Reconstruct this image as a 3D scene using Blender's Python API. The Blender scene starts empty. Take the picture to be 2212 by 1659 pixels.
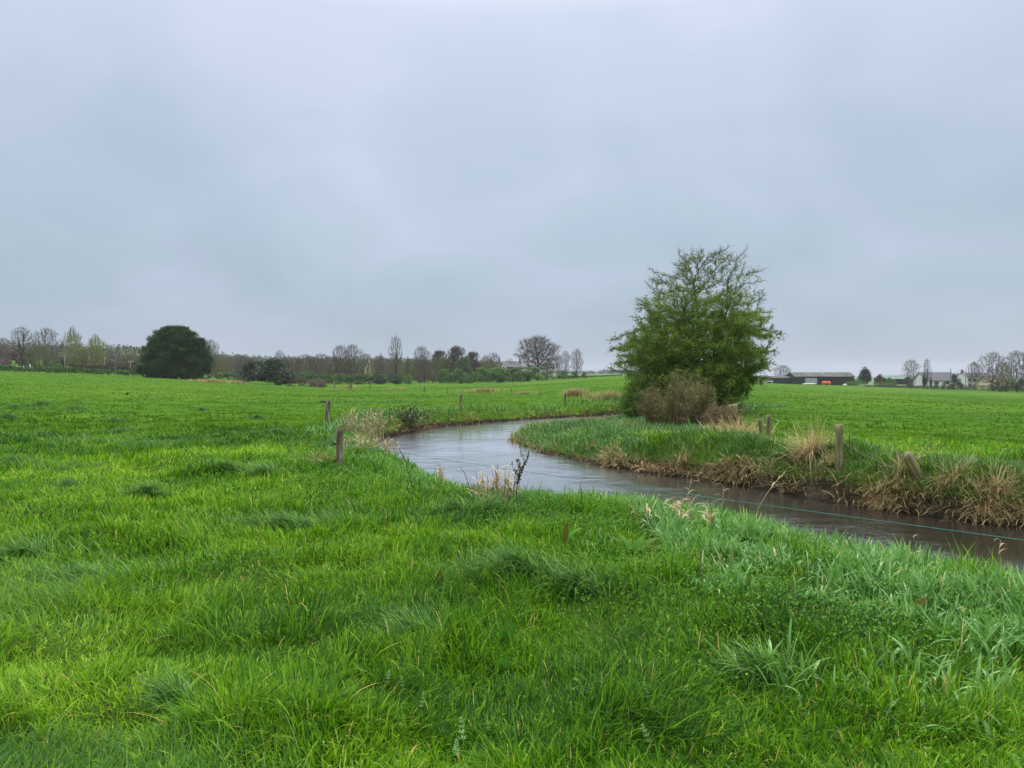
import bpy, math, random
import numpy as np
from mathutils import Vector, Matrix

R = math.radians
C = bpy.context.scene
COL = C.collection
rng = np.random.default_rng(7)
random.seed(7)

# ------------------------------------------------------------------ camera, world, sun, exposure
CAM_Z = 1.7
cd = bpy.data.cameras.new('camera')
cam = bpy.data.objects.new('camera', cd)
COL.objects.link(cam)
cd.sensor_width = 36.0
cd.lens = 36.0 * 769 / 1024
cd.clip_start = 0.05
cd.clip_end = 12000
cam.location = (0, 0, CAM_Z)
cam.rotation_euler = (R(90 - 0.82), 0, 0)
C.camera = cam

SUN_EL, SUN_ROT = R(52), R(25)
w = bpy.data.worlds.new('World')
C.world = w
w.use_nodes = True
nt = w.node_tree
for n in list(nt.nodes):
    nt.nodes.remove(n)
def NN(tree, typ, **kw):
    n = tree.nodes.new(typ)
    for k, v in kw.items():
        setattr(n, k, v)
    return n
out = NN(nt, 'ShaderNodeOutputWorld')
bg = NN(nt, 'ShaderNodeBackground')
sky = NN(nt, 'ShaderNodeTexSky', sky_type='NISHITA', sun_disc=False, sun_elevation=SUN_EL, sun_rotation=SUN_ROT)
skm = NN(nt, 'ShaderNodeVectorMath', operation='SCALE'); skm.inputs['Scale'].default_value = 0.1
nt.links.new(sky.outputs[0], skm.inputs[0])
tc = NN(nt, 'ShaderNodeTexCoord')
sep = NN(nt, 'ShaderNodeSeparateXYZ')
nt.links.new(tc.outputs['Generated'], sep.inputs[0])
def M(tree, op, a, b=None, c=None, clamp=False):
    n = NN(tree, 'ShaderNodeMath', operation=op); n.use_clamp = clamp
    for i, v in enumerate((a, b, c)):
        if v is None: continue
        if isinstance(v, (int, float)): n.inputs[i].default_value = v
        else: tree.links.new(v, n.inputs[i])
    return n.outputs[0]
zc_ = M(nt, 'MAXIMUM', sep.outputs[2], 0.0)
den = M(nt, 'ADD', zc_, 0.55)
px = M(nt, 'DIVIDE', sep.outputs[0], den)
py = M(nt, 'DIVIDE', sep.outputs[1], den)
cmb = NN(nt, 'ShaderNodeCombineXYZ')
nt.links.new(px, cmb.inputs[0]); nt.links.new(py, cmb.inputs[1])
nz1 = NN(nt, 'ShaderNodeTexNoise'); nz1.inputs['Scale'].default_value = 1.5
nz1.inputs['Detail'].default_value = 4; nz1.inputs['Roughness'].default_value = 0.45
nz1.inputs['Distortion'].default_value = 0.6
nt.links.new(cmb.outputs[0], nz1.inputs['Vector'])
nz2 = NN(nt, 'ShaderNodeTexNoise'); nz2.inputs['Scale'].default_value = 4.0
nz2.inputs['Detail'].default_value = 3; nz2.inputs['Roughness'].default_value = 0.4
nz2.inputs['Distortion'].default_value = 0.3
mp = NN(nt, 'ShaderNodeMapping'); mp.inputs['Location'].default_value = (7.3, 2.1, 0)
mp.inputs['Rotation'].default_value = (0, 0, R(35)); mp.inputs['Scale'].default_value = (0.8, 1.15, 1)
nt.links.new(cmb.outputs[0], mp.inputs[0]); nt.links.new(mp.outputs[0], nz2.inputs['Vector'])
def RAMP(tree, fac, stops, interp='LINEAR'):
    n = NN(tree, 'ShaderNodeValToRGB')
    cr = n.color_ramp; cr.interpolation = interp
    while len(cr.elements) > 1: cr.elements.remove(cr.elements[-1])
    cr.elements[0].position = stops[0][0]; cr.elements[0].color = (*stops[0][1], 1)
    for p, c in stops[1:]:
        e = cr.elements.new(p); e.color = (*c, 1)
    tree.links.new(fac, n.inputs[0])
    return n.outputs[0]
def MIX(tree, fac, a, b, mode='MIX'):
    n = NN(tree, 'ShaderNodeMix', data_type='RGBA', blend_type=mode)
    for s, v in ((n.inputs[0], fac), (n.inputs[6], a), (n.inputs[7], b)):
        if isinstance(v, (int, float)): s.default_value = v
        elif isinstance(v, tuple): s.default_value = (*v, 1)
        else: tree.links.new(v, s)
    return n.outputs[2]
grad = RAMP(nt, zc_, [(0.0, (.345, .425, .530)), (0.07, (.380, .475, .575)), (0.18, (.445, .545, .655)), (0.42, (.590, .670, .810)), (0.70, (1.75, 1.80, 1.84)), (1.0, (2.9, 2.95, 3.0))])
cl1 = RAMP(nt, nz1.outputs[0], [(0.32, (.90, .91, .92)), (0.5, (1.0, 1.0, 1.0)), (0.66, (1.11, 1.08, 1.08))], 'EASE')
cl2 = RAMP(nt, nz2.outputs[0], [(0.34, (.945, .96, .96)), (0.5, (1.0, 1.0, 1.0)), (0.62, (1.07, 1.03, 1.06))], 'EASE')
cloud = MIX(nt, 1.0, MIX(nt, 1.0, grad, cl1, 'MULTIPLY'), cl2, 'MULTIPLY')
skyc = MIX(nt, 0.93, skm.outputs[0], cloud)
nt.links.new(skyc, bg.inputs[0]); bg.inputs[1].default_value = 1.0
nt.links.new(bg.outputs[0], out.inputs[0])

sd_ = bpy.data.lights.new('sun', 'SUN')
sd_.energy = 1.5; sd_.angle = R(18); sd_.color = (1.0, .97, .92)
sun = bpy.data.objects.new('sun', sd_); COL.objects.link(sun)
_d = Vector((math.sin(SUN_ROT) * math.cos(SUN_EL), math.cos(SUN_ROT) * math.cos(SUN_EL), math.sin(SUN_EL)))
sun.rotation_euler = _d.to_track_quat('Z', 'Y').to_euler()
sun.location = (0, 0, 60)

C.view_settings.view_transform = 'Standard'
C.view_settings.look = 'None'
C.view_settings.gamma = 1
C.view_settings.use_curve_mapping = False
C.view_settings.exposure = 0.12
C.render.engine = 'CYCLES'
C.cycles.max_bounces = 5
C.cycles.diffuse_bounces = 3
C.cycles.glossy_bounces = 3
C.cycles.transmission_bounces = 3
C.cycles.transparent_max_bounces = 4
C.cycles.volume_bounces = 0
C.cycles.use_denoising = True
C.cycles.sample_clamp_indirect = 4

# ------------------------------------------------------------------ numeric helpers
F = 1661.0; CX = 1106.0; HY = 806.0           # pixels of the enlarged photograph
def hash2(ix, iy, seed):
    h = (ix.astype(np.int64) * 374761393 + iy.astype(np.int64) * 668265263 + seed * 1442695041) & 0xffffffff
    h = ((h ^ (h >> 13)) * 1274126177) & 0xffffffff
    return ((h ^ (h >> 16)) & 0xffffff) / float(0xffffff)
def vnoise(x, y, scale=1.0, seed=0):
    x = np.asarray(x, float) / scale; y = np.asarray(y, float) / scale
    ix = np.floor(x); iy = np.floor(y); fx = x - ix; fy = y - iy
    fx = fx * fx * (3 - 2 * fx); fy = fy * fy * (3 - 2 * fy)
    a = hash2(ix, iy, seed); b = hash2(ix + 1, iy, seed); c = hash2(ix, iy + 1, seed); d = hash2(ix + 1, iy + 1, seed)
    return (a * (1 - fx) + b * fx) * (1 - fy) + (c * (1 - fx) + d * fx) * fy
def fbm(x, y, scale=1.0, seed=0, oct=3):
    s = 0; a = 1; t = 0
    for k in range(oct):
        s = s + a * vnoise(x, y, scale / 2 ** k, seed + 17 * k); t += a; a *= .5
    return s / t
def sst(t):
    t = np.clip(t, 0, 1); return t * t * (3 - 2 * t)

# ------------------------------------------------------------------ river outline (world metres) and terrain height
WZ = -0.70
HW = CAM_Z - WZ
def onwater(X, Y, k=1.0):
    d = HW * F / (Y - HY) * k
    return ((X - CX) / F * d, d)
right_px = [(2212, 1140), (2000, 1114), (1800, 1086), (1700, 1066), (1600, 1049), (1500, 1035), (1400, 1022), (1300, 1007), (1180, 984), (1120, 966), (1098, 952), (1098, 940), (1130, 924), (1200, 912), (1340, 903)]
right = [(30, 2.5), (20, 5.5), (13.5, 8.6)] + [onwater(*p) for p in right_px] + [(9.3, 45.5), (12.2, 50.5), (14.6, 60), (17, 75), (21, 95)]
rw = [1.0, 1.0, 1.0] + [.8, .8, .8, .8, .8, .9, 1.1, 1.6, 2.6, 3.4, 4.0, 4.0, 4.0, 4.0, 3.0] + [2, 1.5, 1.5, 1.5, 1.5]
left_px = [(2212, 1235, .78), (2000, 1182, .78), (1800, 1150, .80), (1600, 1096, .80), (1380, 1066, .78), (1140, 1064, .78), (985, 1022, .80), (862, 994, .86), (815, 974, .95), (806, 960, 1), (834, 945, 1), (900, 932, 1), (960, 922, 1), (1050, 914, 1), (1120, 908, 1), (1200, 903, 1), (1340, 896, 1)]
left = [(24, -4), (15, 0), (9.5, 3.6)] + [onwater(*p) for p in left_px] + [(9, 50), (11, 56), (12, 63), (14, 76), (20, 96)]
lw = [2.4] * 3 + [2.9, 2.9, 2.9, 2.8, 2.7, 2.5, 2.0, 1.4, .9, .8, .8, .8, .8, .8, .9, 1.0, 1.0] + [1.0] * 5
right = np.array(right); left = np.array(left); rw = np.array(rw); lw = np.array(lw)

def chaikin(P, A):
    for _ in range(2):
        Q = [P[0]]; B = [A[0]]
        for i in range(len(P) - 1):
            Q += [P[i] * .75 + P[i + 1] * .25, P[i] * .25 + P[i + 1] * .75]; B += [A[i] * .75 + A[i + 1] * .25, A[i] * .25 + A[i + 1] * .75]
        Q.append(P[-1]); B.append(A[-1]); P, A = Q, B
    return np.array(P), np.array(A)
right, rw = chaikin(list(right), list(rw)); left, lw = chaikin(list(left), list(lw))
# ragged bank edge
def ragged(P, amp, seed):
    n = []
    for i in range(len(P) - 1):
        k = max(1, int(np.linalg.norm(P[i + 1] - P[i]) / .25))
        for j in range(k): n.append(P[i] + (P[i + 1] - P[i]) * j / k)
    n.append(P[-1]); return np.array(n)

def polyd(px, py, P, A):
    best = np.full(px.shape, 1e9); wa = np.zeros(px.shape)
    for i in range(len(P) - 1):
        ax, ay = P[i]; bx, by = P[i + 1]; dx, dy = bx - ax, by - ay
        t = np.clip(((px - ax) * dx + (py - ay) * dy) / (dx * dx + dy * dy), 0, 1)
        d = np.hypot(px - ax - t * dx, py - ay - t * dy)
        m = d < best
        best = np.where(m, d, best); wa = np.where(m, A[i] + (A[i + 1] - A[i]) * t, wa)
    return best, wa
GX0, GX1, GY0, GY1, GS = -30.0, 45.0, -10.0, 100.0, 0.125
gx = np.arange(GX0, GX1, GS); gy = np.arange(GY0, GY1, GS)
MX, MY = np.meshgrid(gx, gy)
dR, wR = polyd(MX, MY, right, rw)
dL, wL = polyd(MX, MY, left, lw)
poly = np.vstack([right, left[::-1]])
inside = np.zeros(MX.shape, bool)
for i in range(len(poly)):
    x0, y0 = poly[i]; x1, y1 = poly[(i + 1) % len(poly)]
    if y0 == y1: continue
    cnd = ((y0 > MY) != (y1 > MY)) & (MX < (x1 - x0) * (MY - y0) / (y1 - y0) + x0)
    inside ^= cnd
SD = np.where(inside, -1, 1) * np.minimum(dR, dL)
SD = SD + (fbm(MX, MY, 1.1, 5, 3) - .5) * .85 * np.clip(1.4 - np.abs(SD), 0, 1) * np.clip(1.3 - np.hypot(MX, MY) / 60, .3, 1)
SIDE = (dR < dL).astype(float)
WID = np.where(dR < dL, wR, wL)
def samp(G, x, y, default):
    fx = (x - GX0) / GS; fy = (y - GY0) / GS
    ok = (fx >= 0) & (fy >= 0) & (fx < len(gx) - 1.001) & (fy < len(gy) - 1.001)
    fx = np.clip(fx, 0, len(gx) - 1.001); fy = np.clip(fy, 0, len(gy) - 1.001)
    ix = fx.astype(int); iy = fy.astype(int); tx = fx - ix; ty = fy - iy
    v = (G[iy, ix] * (1 - tx) + G[iy, ix + 1] * tx) * (1 - ty) + (G[iy + 1, ix] * (1 - tx) + G[iy + 1, ix + 1] * tx) * ty
    return np.where(ok, v, default)
KX = [-1500, -400, 0, 300, 500, 700, 950, 1100, 1340, 1500, 1640, 1900, 2212, 2600, 4000]
KY = [803, 803, 805, 815, 824, 832, 830, 827, 812, 820, 828, 836, 845, 850, 850]
KD = [150, 150, 150, 160, 165, 190, 230, 240, 260, 270, 280, 280, 270, 260, 260]
HX = [-1500, 0, 300, 600, 800, 1000, 1100, 1250, 4000]
HH = [11, 11, 9.5, 8, 8, 5.5, 2, 0, 0]
def land(x, y):
    r = np.hypot(x, y)
    X = CX + F * x / np.maximum(y, .35 * r + 1e-6)
    X = np.where(y > .35 * r, X, np.where(x > 0, 4000, -1500))
    D = np.interp(X, KX, KD); zc = CAM_Z - (np.interp(X, KX, KY) - HY) * D / F
    z = zc * sst((r - 14) / (D - 14)) ** 1.0 * .5 + zc * np.clip((r - 14) / (D - 14), 0, 1) * .5
    z = z + np.where(X < 700, (np.interp(X, [-1500, 300, 520, 700], [4.2, 3.4, -1.5, -2.5]) - zc) * sst((r - D - 14) / 150), (np.minimum(zc, 0) - 1.0 - zc) * sst((r - D - 14) / 90)) - np.interp(X, [1500, 1640], [0, 1]) * 16 * sst((r - 340) / 900)
    z = z + np.interp(X, HX, HH) * sst((r - 330) / 420)
    z = z + (fbm(x, y, 30, 3, 2) - .5) * .35 * sst((r - 25) / 60)
    # low ground on the inside of the bend
    pen = np.exp(-(((x - 3.2) / 4.5) ** 2 + ((y - 33) / 7.0) ** 2))
    z = z - .26 * pen
    z = np.where((y > 28) & (y < 46), np.maximum(z - .48 * np.exp(-(((x - 3.6) / 3.2) ** 2 + ((y - 38.5) / 4.2) ** 2)), -.64), z)
    rs = samp(SIDE, x, y, 0.0) * np.exp(-np.maximum(r - 30, 0) / 30)
    z = z - .10 * rs * (r < 90)
    return z
def ground(x, y, rough=True):
    x = np.asarray(x, float); y = np.asarray(y, float)
    z = land(x, y)
    sd = samp(SD, x, y, 20.0); wd = samp(WID, x, y, 1.0); side = samp(SIDE, x, y, 0.0)
    t = np.clip(sd / wd, 0, 1)
    steep = np.where(wd < 1.3, 1 - (1 - t) ** 2.2, sst(t * .5 + .0) * 2 * .5 + t * .5)
    steep = np.where(wd < 1.3, steep, t * (2 - t))
    base = WZ - .03
    zb = base + (z - base) * steep
    zb = np.where(sd < 0, base - .5 * np.clip(-sd / .9, 0, 1), zb)
    if rough:
        r = np.hypot(x, y)
        lump = (fbm(x, y, .9, 11, 3) - .5) * .20 + (fbm(x, y, 3.2, 12, 2) - .5) * .16
        zb = zb + lump * np.clip(sd / .5, .15, 1) * np.clip(1.6 - r / 60, 0, 1)
        zb = zb + side * .34 * np.exp(-((sd - 1.15) / .75) ** 2) * np.clip(fbm(x, y, 1.5, 23, 2) * 1.7 - .45, 0, 1) * (r < 26) * (wd < 1.5)
        zb = zb + (fbm(x, y, .35, 21, 2) - .5) * .14 * np.exp(-((sd - .25) / .3) ** 2)
    return np.where(sd < 19.9, zb, zb)
def G1(x, y): return float(ground(np.array([x]), np.array([y]))[0])
def at(X, Y, d=None):
    """world point on the ground along the ray of an enlarged-photo pixel (or at depth d)"""
    if d is None:
        k = (Y - HY) / F; dd = np.linspace(2, 300, 6000)
        xx = (X - CX) / F * dd; zz = ground(xx, dd, False)
        i = np.argmax(zz >= CAM_Z - k * dd); d = float(dd[i])
    x = (X - CX) / F * d
    return x, d, G1(x, d)
def ztop(Y, d): return CAM_Z - (Y - HY) * d / F

# ------------------------------------------------------------------ mesh helpers
def mesh_np(name, V, quads=None, tris=None, t=None, smooth=True, mats=None):
    me = bpy.data.meshes.new(name)
    V = np.asarray(V, np.float32)
    nq = 0 if quads is None else len(quads); ntr = 0 if tris is None else len(tris)
    me.vertices.add(len(V)); me.vertices.foreach_set('co', V.ravel())
    loops = []
    if nq: loops.append(np.asarray(quads, np.int32).ravel())
    if ntr: loops.append(np.asarray(tris, np.int32).ravel())
    L = np.concatenate(loops)
    me.loops.add(len(L)); me.loops.foreach_set('vertex_index', L)
    st = np.concatenate([np.arange(nq) * 4, nq * 4 + np.arange(ntr) * 3]).astype(np.int32)
    me.polygons.add(nq + ntr); me.polygons.foreach_set('loop_start', st)
    me.polygons.foreach_set('use_smooth', np.full(nq + ntr, smooth))
    if t is not None:
        a = me.attributes.new('t', 'FLOAT', 'POINT'); a.data.foreach_set('value', np.asarray(t, np.float32))
    me.update(calc_edges=True)
    return me
class Acc:
    def __init__(s): s.V = []; s.Q = []; s.T = []; s.t = []; s.n = 0
    def add(s, V, Q=None, T=None, t=.5):
        V = np.asarray(V, float).reshape(-1, 3)
        s.V.append(V)
        if Q is not None and len(Q): s.Q.append(np.asarray(Q) + s.n)
        if T is not None and len(T): s.T.append(np.asarray(T) + s.n)
        s.t.append(np.broadcast_to(np.asarray(t, float), (len(V),))); s.n += len(V)
    def mesh(s, name, smooth=True):
        return mesh_np(name, np.concatenate(s.V), np.concatenate(s.Q) if s.Q else None, np.concatenate(s.T) if s.T else None, np.concatenate(s.t), smooth)
    # ---- simple solids
    def box(s, c, d, rz=0, t=.5, taper=1.0):
        x, y, z = [v / 2 for v in d]
        V = np.array([(-x, -y, -z), (x, -y, -z), (x, y, -z), (-x, y, -z), (-x * taper, -y * taper, z), (x * taper, -y * taper, z), (x * taper, y * taper, z), (-x * taper, y * taper, z)])
        if rz:
            cr, sr = math.cos(rz), math.sin(rz); V = np.stack([V[:, 0] * cr - V[:, 1] * sr, V[:, 0] * sr + V[:, 1] * cr, V[:, 2]], 1)
        s.add(V + np.array(c), Q=[(0, 3, 2, 1), (4, 5, 6, 7), (0, 1, 5, 4), (1, 2, 6, 5), (2, 3, 7, 6), (3, 0, 4, 7)], t=t)
    def tube(s, P, rad, k=8, t=.5, cap=True):
        P = np.asarray(P, float); n = len(P); rad = np.broadcast_to(rad, (n,))
        T = np.gradient(P, axis=0); T /= np.linalg.norm(T, axis=1)[:, None] + 1e-9
        ref = np.array([0, 0, 1.0]) if abs(T[0][2]) < .9 else np.array([1.0, 0, 0])
        V = []
        for i in range(n):
            a = np.cross(T[i], ref); a /= np.linalg.norm(a) + 1e-9; b = np.cross(T[i], a)
            for j in range(k):
                th = 2 * math.pi * j / k; V.append(P[i] + rad[i] * (math.cos(th) * a + math.sin(th) * b))
        Q = [(i * k + j, i * k + (j + 1) % k, (i + 1) * k + (j + 1) % k, (i + 1) * k + j) for i in range(n - 1) for j in range(k)]
        Tn = []
        if cap:
            V.append(P[0]); V.append(P[-1]); c0 = n * k; c1 = c0 + 1
            Tn = [(c0, (j + 1) % k, j) for j in range(k)] + [(c1, (n - 1) * k + j, (n - 1) * k + (j + 1) % k) for j in range(k)]
        s.add(V, Q, Tn, t)
def link(name, me, mat=None, parent=None, loc=(0, 0, 0), rz=0, scale=(1, 1, 1)):
    o = bpy.data.objects.new(name, me); COL.objects.link(o)
    if mat and me is not None and not me.materials: me.materials.append(mat)
    o.location = loc; o.rotation_euler = (0, 0, rz); o.scale = scale
    if parent: o.parent = parent
    return o
def tag(o, label=None, cat=None, group=None, kind=None):
    if label: o['label'] = label
    if cat: o['category'] = cat
    if group: o['group'] = group
    if kind: o['kind'] = kind
    return o
def thing(name, label, cat, loc=(0, 0, 0), rz=0, group=None, scale=(1, 1, 1)):
    o = bpy.data.objects.new(name, None); COL.objects.link(o); o.empty_display_size = .2
    o.location = loc; o.rotation_euler = (0, 0, rz); o.scale = scale
    return tag(o, label, cat, group)
def copy_tree(o, parent=None):
    c = o.copy(); COL.objects.link(c); c.parent = parent
    for ch in list(o.children): copy_tree(ch, c)
    return c

# ------------------------------------------------------------------ materials
def new_mat(name):
    m = bpy.data.materials.new(name); m.use_nodes = True
    return m, m.node_tree, m.node_tree.nodes['Principled BSDF']
def leaf_mat(name, stops, rough=.5, trans=.25, spec=.35):
    m, t, p = new_mat(name)
    a = NN(t, 'ShaderNodeAttribute', attribute_name='t')
    col = RAMP(t, a.outputs['Fac'], stops)
    t.links.new(col, p.inputs['Base Color']); p.inputs['Roughness'].default_value = rough
    p.inputs['Specular IOR Level'].default_value = spec
    if trans > 0:
        tr = NN(t, 'ShaderNodeBsdfTranslucent'); mx = NN(t, 'ShaderNodeMixShader'); mx.inputs[0].default_value = trans
        t.links.new(col, tr.inputs[0]); t.links.new(p.outputs[0], mx.inputs[1]); t.links.new(tr.outputs[0], mx.inputs[2])
        t.links.new(mx.outputs[0], t.nodes['Material Output'].inputs[0])
    return m
def noise_mat(name, stops, scale=4, rough=.85, bump=.3, bscale=None, stretch=(1, 1, 1), spec=.3, detail=5, dist=.02):
    m, t, p = new_mat(name)
    tcn = NN(t, 'ShaderNodeTexCoord'); mpn = NN(t, 'ShaderNodeMapping'); mpn.inputs['Scale'].default_value = stretch
    t.links.new(tcn.outputs['Object'], mpn.inputs[0])
    nz = NN(t, 'ShaderNodeTexNoise'); nz.inputs['Scale'].default_value = scale; nz.inputs['Detail'].default_value = detail
    t.links.new(mpn.outputs[0], nz.inputs['Vector'])
    t.links.new(RAMP(t, nz.outputs[0], stops), p.inputs['Base Color'])
    p.inputs['Roughness'].default_value = rough; p.inputs['Specular IOR Level'].default_value = spec
    if bump:
        n2 = NN(t, 'ShaderNodeTexNoise'); n2.inputs['Scale'].default_value = bscale or scale * 4; n2.inputs['Detail'].default_value = 4
        t.links.new(mpn.outputs[0], n2.inputs['Vector'])
        b = NN(t, 'ShaderNodeBump'); b.inputs['Strength'].default_value = bump; b.inputs['Distance'].default_value = dist
        t.links.new(n2.outputs[0], b.inputs['Height']); t.links.new(b.outputs[0], p.inputs['Normal'])
    return m
MAT = {}
MAT['meadow'] = leaf_mat('meadow_grass', [(0, (.024, .085, .012)), (.25, (.062, .190, .010)), (.5, (.140, .330, .009)), (.75, (.250, .450, .010)), (.93, (.40, .58, .07)), (1, (.66, .50, .16))], .5, .40, .15)
MAT['combed'] = leaf_mat('combed_grass', [(0, (.026, .085, .014)), (.5, (.090, .240, .024)), (1, (.26, .46, .08))], .5, .36, .2)
MAT['reed'] = leaf_mat('canary_grass', [(0, (.028, .110, .014)), (.5, (.105, .290, .040)), (.9, (.27, .49, .14)), (1, (.55, .45, .18))], .4, .30, .35)
MAT['weeds'] = leaf_mat('leafy_weeds', [(0, (.034, .115, .012)), (.5, (.080, .235, .016)), (1, (.15, .34, .030))], .6, .35, .15)
MAT['bankgrass'] = leaf_mat('bank_grass', [(0, (.030, .095, .016)), (.5, (.070, .200, .024)), (.9, (.14, .30, .045)), (1, (.36, .30, .13))], .45, .25, .45)
MAT['dead'] = leaf_mat('dead_grass', [(0, (.10, .068, .026)), (.4, (.27, .190, .080)), (.75, (.50, .385, .18)), (1, (.74, .62, .36))], .7, .12, .25)
MAT['reedstraw'] = leaf_mat('reed_straw', [(0, (.26, .19, .09)), (.6, (.46, .37, .20)), (1, (.66, .56, .36))], .6, .15, .3)
MAT['bark'] = noise_mat('bark', [(.3, (.035, .028, .020)), (.6, (.085, .072, .052))], 6, .9, .5)
MAT['baretwig'] = leaf_mat('bare_twigs', [(0, (.040, .032, .026)), (.5, (.088, .072, .056)), (1, (.16, .135, .105))], .85, 0, .2)
MAT['post'] = noise_mat('weathered_wood', [(.28, (.030, .022, .016)), (.42, (.11, .075, .050)), (.55, (.23, .18, .125)), (.7, (.42, .38, .30))], 10, .9, .8, 30, (1.6, 1.6, .25), .2, 8, .012)
MAT['postgreen'] = noise_mat('algae_wood', [(.30, (.07, .06, .035)), (.5, (.20, .185, .085)), (.7, (.34, .31, .17))], 9, .9, .7, 26, (1.6, 1.6, .25), .2, 8, .010)

# ground: turf with bare mud on the bank faces
m, t, p = new_mat('turf')
geo = NN(t, 'ShaderNodeNewGeometry')
a = NN(t, 'ShaderNodeAttribute', attribute_name='t')
def nzn(tree, vec, sc, det=5, ro=.55, stretch=None):
    if stretch:
        mpn = NN(tree, 'ShaderNodeMapping'); mpn.inputs['Scale'].default_value = stretch; tree.links.new(vec, mpn.inputs[0]); vec = mpn.outputs[0]
    n = NN(tree, 'ShaderNodeTexNoise'); n.inputs['Scale'].default_value = sc; n.inputs['Detail'].default_value = det; n.inputs['Roughness'].default_value = ro
    tree.links.new(vec, n.inputs['Vector']); return n.outputs[0]
P_ = geo.outputs['Position']
n_big = nzn(t, P_, .045, 4); n_mid = nzn(t, P_, .45, 6, .65); n_fin = nzn(t, P_, 5.0, 6, .7)
c1 = RAMP(t, n_big, [(.35, (.048, .122, .006)), (.5, (.068, .155, .007)), (.65, (.092, .180, .011))])
c2 = RAMP(t, n_mid, [(.30, (.62, .70, .80)), (.5, (1, 1, 1)), (.72, (1.25, 1.15, 1.1))])
c3 = RAMP(t, n_fin, [(.32, (.60, .66, .62)), (.5, (1, 1, 1)), (.7, (1.35, 1.25, 1.2))])
turf = MIX(t, 1.0, MIX(t, 1.0, c1, c2, 'MULTIPLY'), c3, 'MULTIPLY')
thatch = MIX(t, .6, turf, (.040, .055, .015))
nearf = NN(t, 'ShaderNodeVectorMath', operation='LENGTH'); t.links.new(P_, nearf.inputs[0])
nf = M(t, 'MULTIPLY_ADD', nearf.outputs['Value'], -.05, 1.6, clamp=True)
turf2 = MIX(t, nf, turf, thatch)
mudn = nzn(t, P_, 2.4, 8, .7)
mud = RAMP(t, mudn, [(.3, (.010, .008, .005)), (.5, (.030, .023, .014)), (.68, (.080, .062, .040))])
mf = M(t, 'ADD', a.outputs['Fac'], M(t, 'MULTIPLY_ADD', mudn, .7, -.35), clamp=True)
mf = M(t, 'MULTIPLY_ADD', mf, 3.0, -1.0, clamp=True)
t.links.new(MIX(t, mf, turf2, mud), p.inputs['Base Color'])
p.inputs['Roughness'].default_value = .9; p.inputs['Specular IOR Level'].default_value = .05
b = NN(t, 'ShaderNodeBump'); b.inputs['Strength'].default_value = .6; b.inputs['Distance'].default_value = .12
t.links.new(n_fin, b.inputs['Height'])
b2 = NN(t, 'ShaderNodeBump'); b2.inputs['Strength'].default_value = .5; b2.inputs['Distance'].default_value = .5
t.links.new(n_mid, b2.inputs['Height']); t.links.new(b.outputs[0], b2.inputs['Normal']); t.links.new(b2.outputs[0], p.inputs['Normal'])
MAT['turf'] = m

# river water
m, t, p = new_mat('river_water')
geo = NN(t, 'ShaderNodeNewGeometry'); P_ = geo.outputs['Position']
p.inputs['Base Color'].default_value = (.018, .014, .010, 1); p.inputs['Roughness'].default_value = .13; p.inputs['Specular IOR Level'].default_value = 1.0
p.inputs['IOR'].default_value = 1.5
r1 = nzn(t, P_, 1.6, 5, .6, (1, 1.3, 1)); r2 = nzn(t, P_, 7.0, 4, .6); r3 = nzn(t, P_, .35, 3, .5)
amp = RAMP(t, r3, [(.38, (.2, .2, .2)), (.62, (1.6, 1.6, 1.6))])
hh = M(t, 'MULTIPLY', M(t, 'ADD', M(t, 'MULTIPLY', r1, 1.0), M(t, 'MULTIPLY', r2, .28)), amp)
b = NN(t, 'ShaderNodeBump'); b.inputs['Strength'].default_value = 1.0; b.inputs['Distance'].default_value = .022
t.links.new(hh, b.inputs['Height']); t.links.new(b.outputs[0], p.inputs['Normal'])
lw_ = NN(t, 'ShaderNodeLayerWeight'); lw_.inputs['Blend'].default_value = .5
gl = NN(t, 'ShaderNodeBsdfGlossy'); gl.inputs['Color'].default_value = (.96, .97, 1, 1); gl.inputs['Roughness'].default_value = .16; t.links.new(b.outputs[0], gl.inputs['Normal'])
mr = NN(t, 'ShaderNodeMapRange'); mr.interpolation_type = 'SMOOTHSTEP'
for k_, v_ in (('From Min', .80), ('From Max', .925), ('To Min', 0), ('To Max', .96)): mr.inputs[k_].default_value = v_
t.links.new(lw_.outputs['Facing'], mr.inputs['Value'])
mxs = NN(t, 'ShaderNodeMixShader'); t.links.new(mr.outputs[0], mxs.inputs[0]); t.links.new(p.outputs[0], mxs.inputs[1]); t.links.new(gl.outputs[0], mxs.inputs[2]); t.links.new(mxs.outputs[0], t.nodes['Material Output'].inputs[0])
MAT['water'] = m

# ------------------------------------------------------------------ terrain sheet (polar grid, fine towards the view)
ang = np.concatenate([np.linspace(-180, -46, 60, endpoint=False), np.linspace(-46, 46, 620, endpoint=False), np.linspace(46, 180, 60, endpoint=False)])
rad = np.concatenate([[.35], np.geomspace(.6, 3, 14, endpoint=False), np.geomspace(3, 62, 430, endpoint=False), np.geomspace(62, 5000, 130)])
AA, RR = np.meshgrid(R(1) * ang, rad)
x = RR * np.sin(AA); y = RR * np.cos(AA)
z = ground(x.ravel(), y.ravel())
V = np.stack([x.ravel(), y.ravel(), z], 1)
na, nr = len(ang), len(rad)
i0 = (np.arange(nr - 1)[:, None] * na + np.arange(na)[None, :]); i1 = (np.arange(nr - 1)[:, None] * na + (np.arange(na)[None, :] + 1) % na)
Q = np.stack([i0, i0 + na, i1 + na, i1], -1).reshape(-1, 4)
V = np.vstack([V, [[0, 0, G1(0, 0)]]])
T3 = np.stack([np.full(na, len(V) - 1), np.arange(na), (np.arange(na) + 1) % na], 1)
sdv = samp(SD, V[:, 0], V[:, 1], 20.0); side = samp(SIDE, V[:, 0], V[:, 1], 0)
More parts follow.
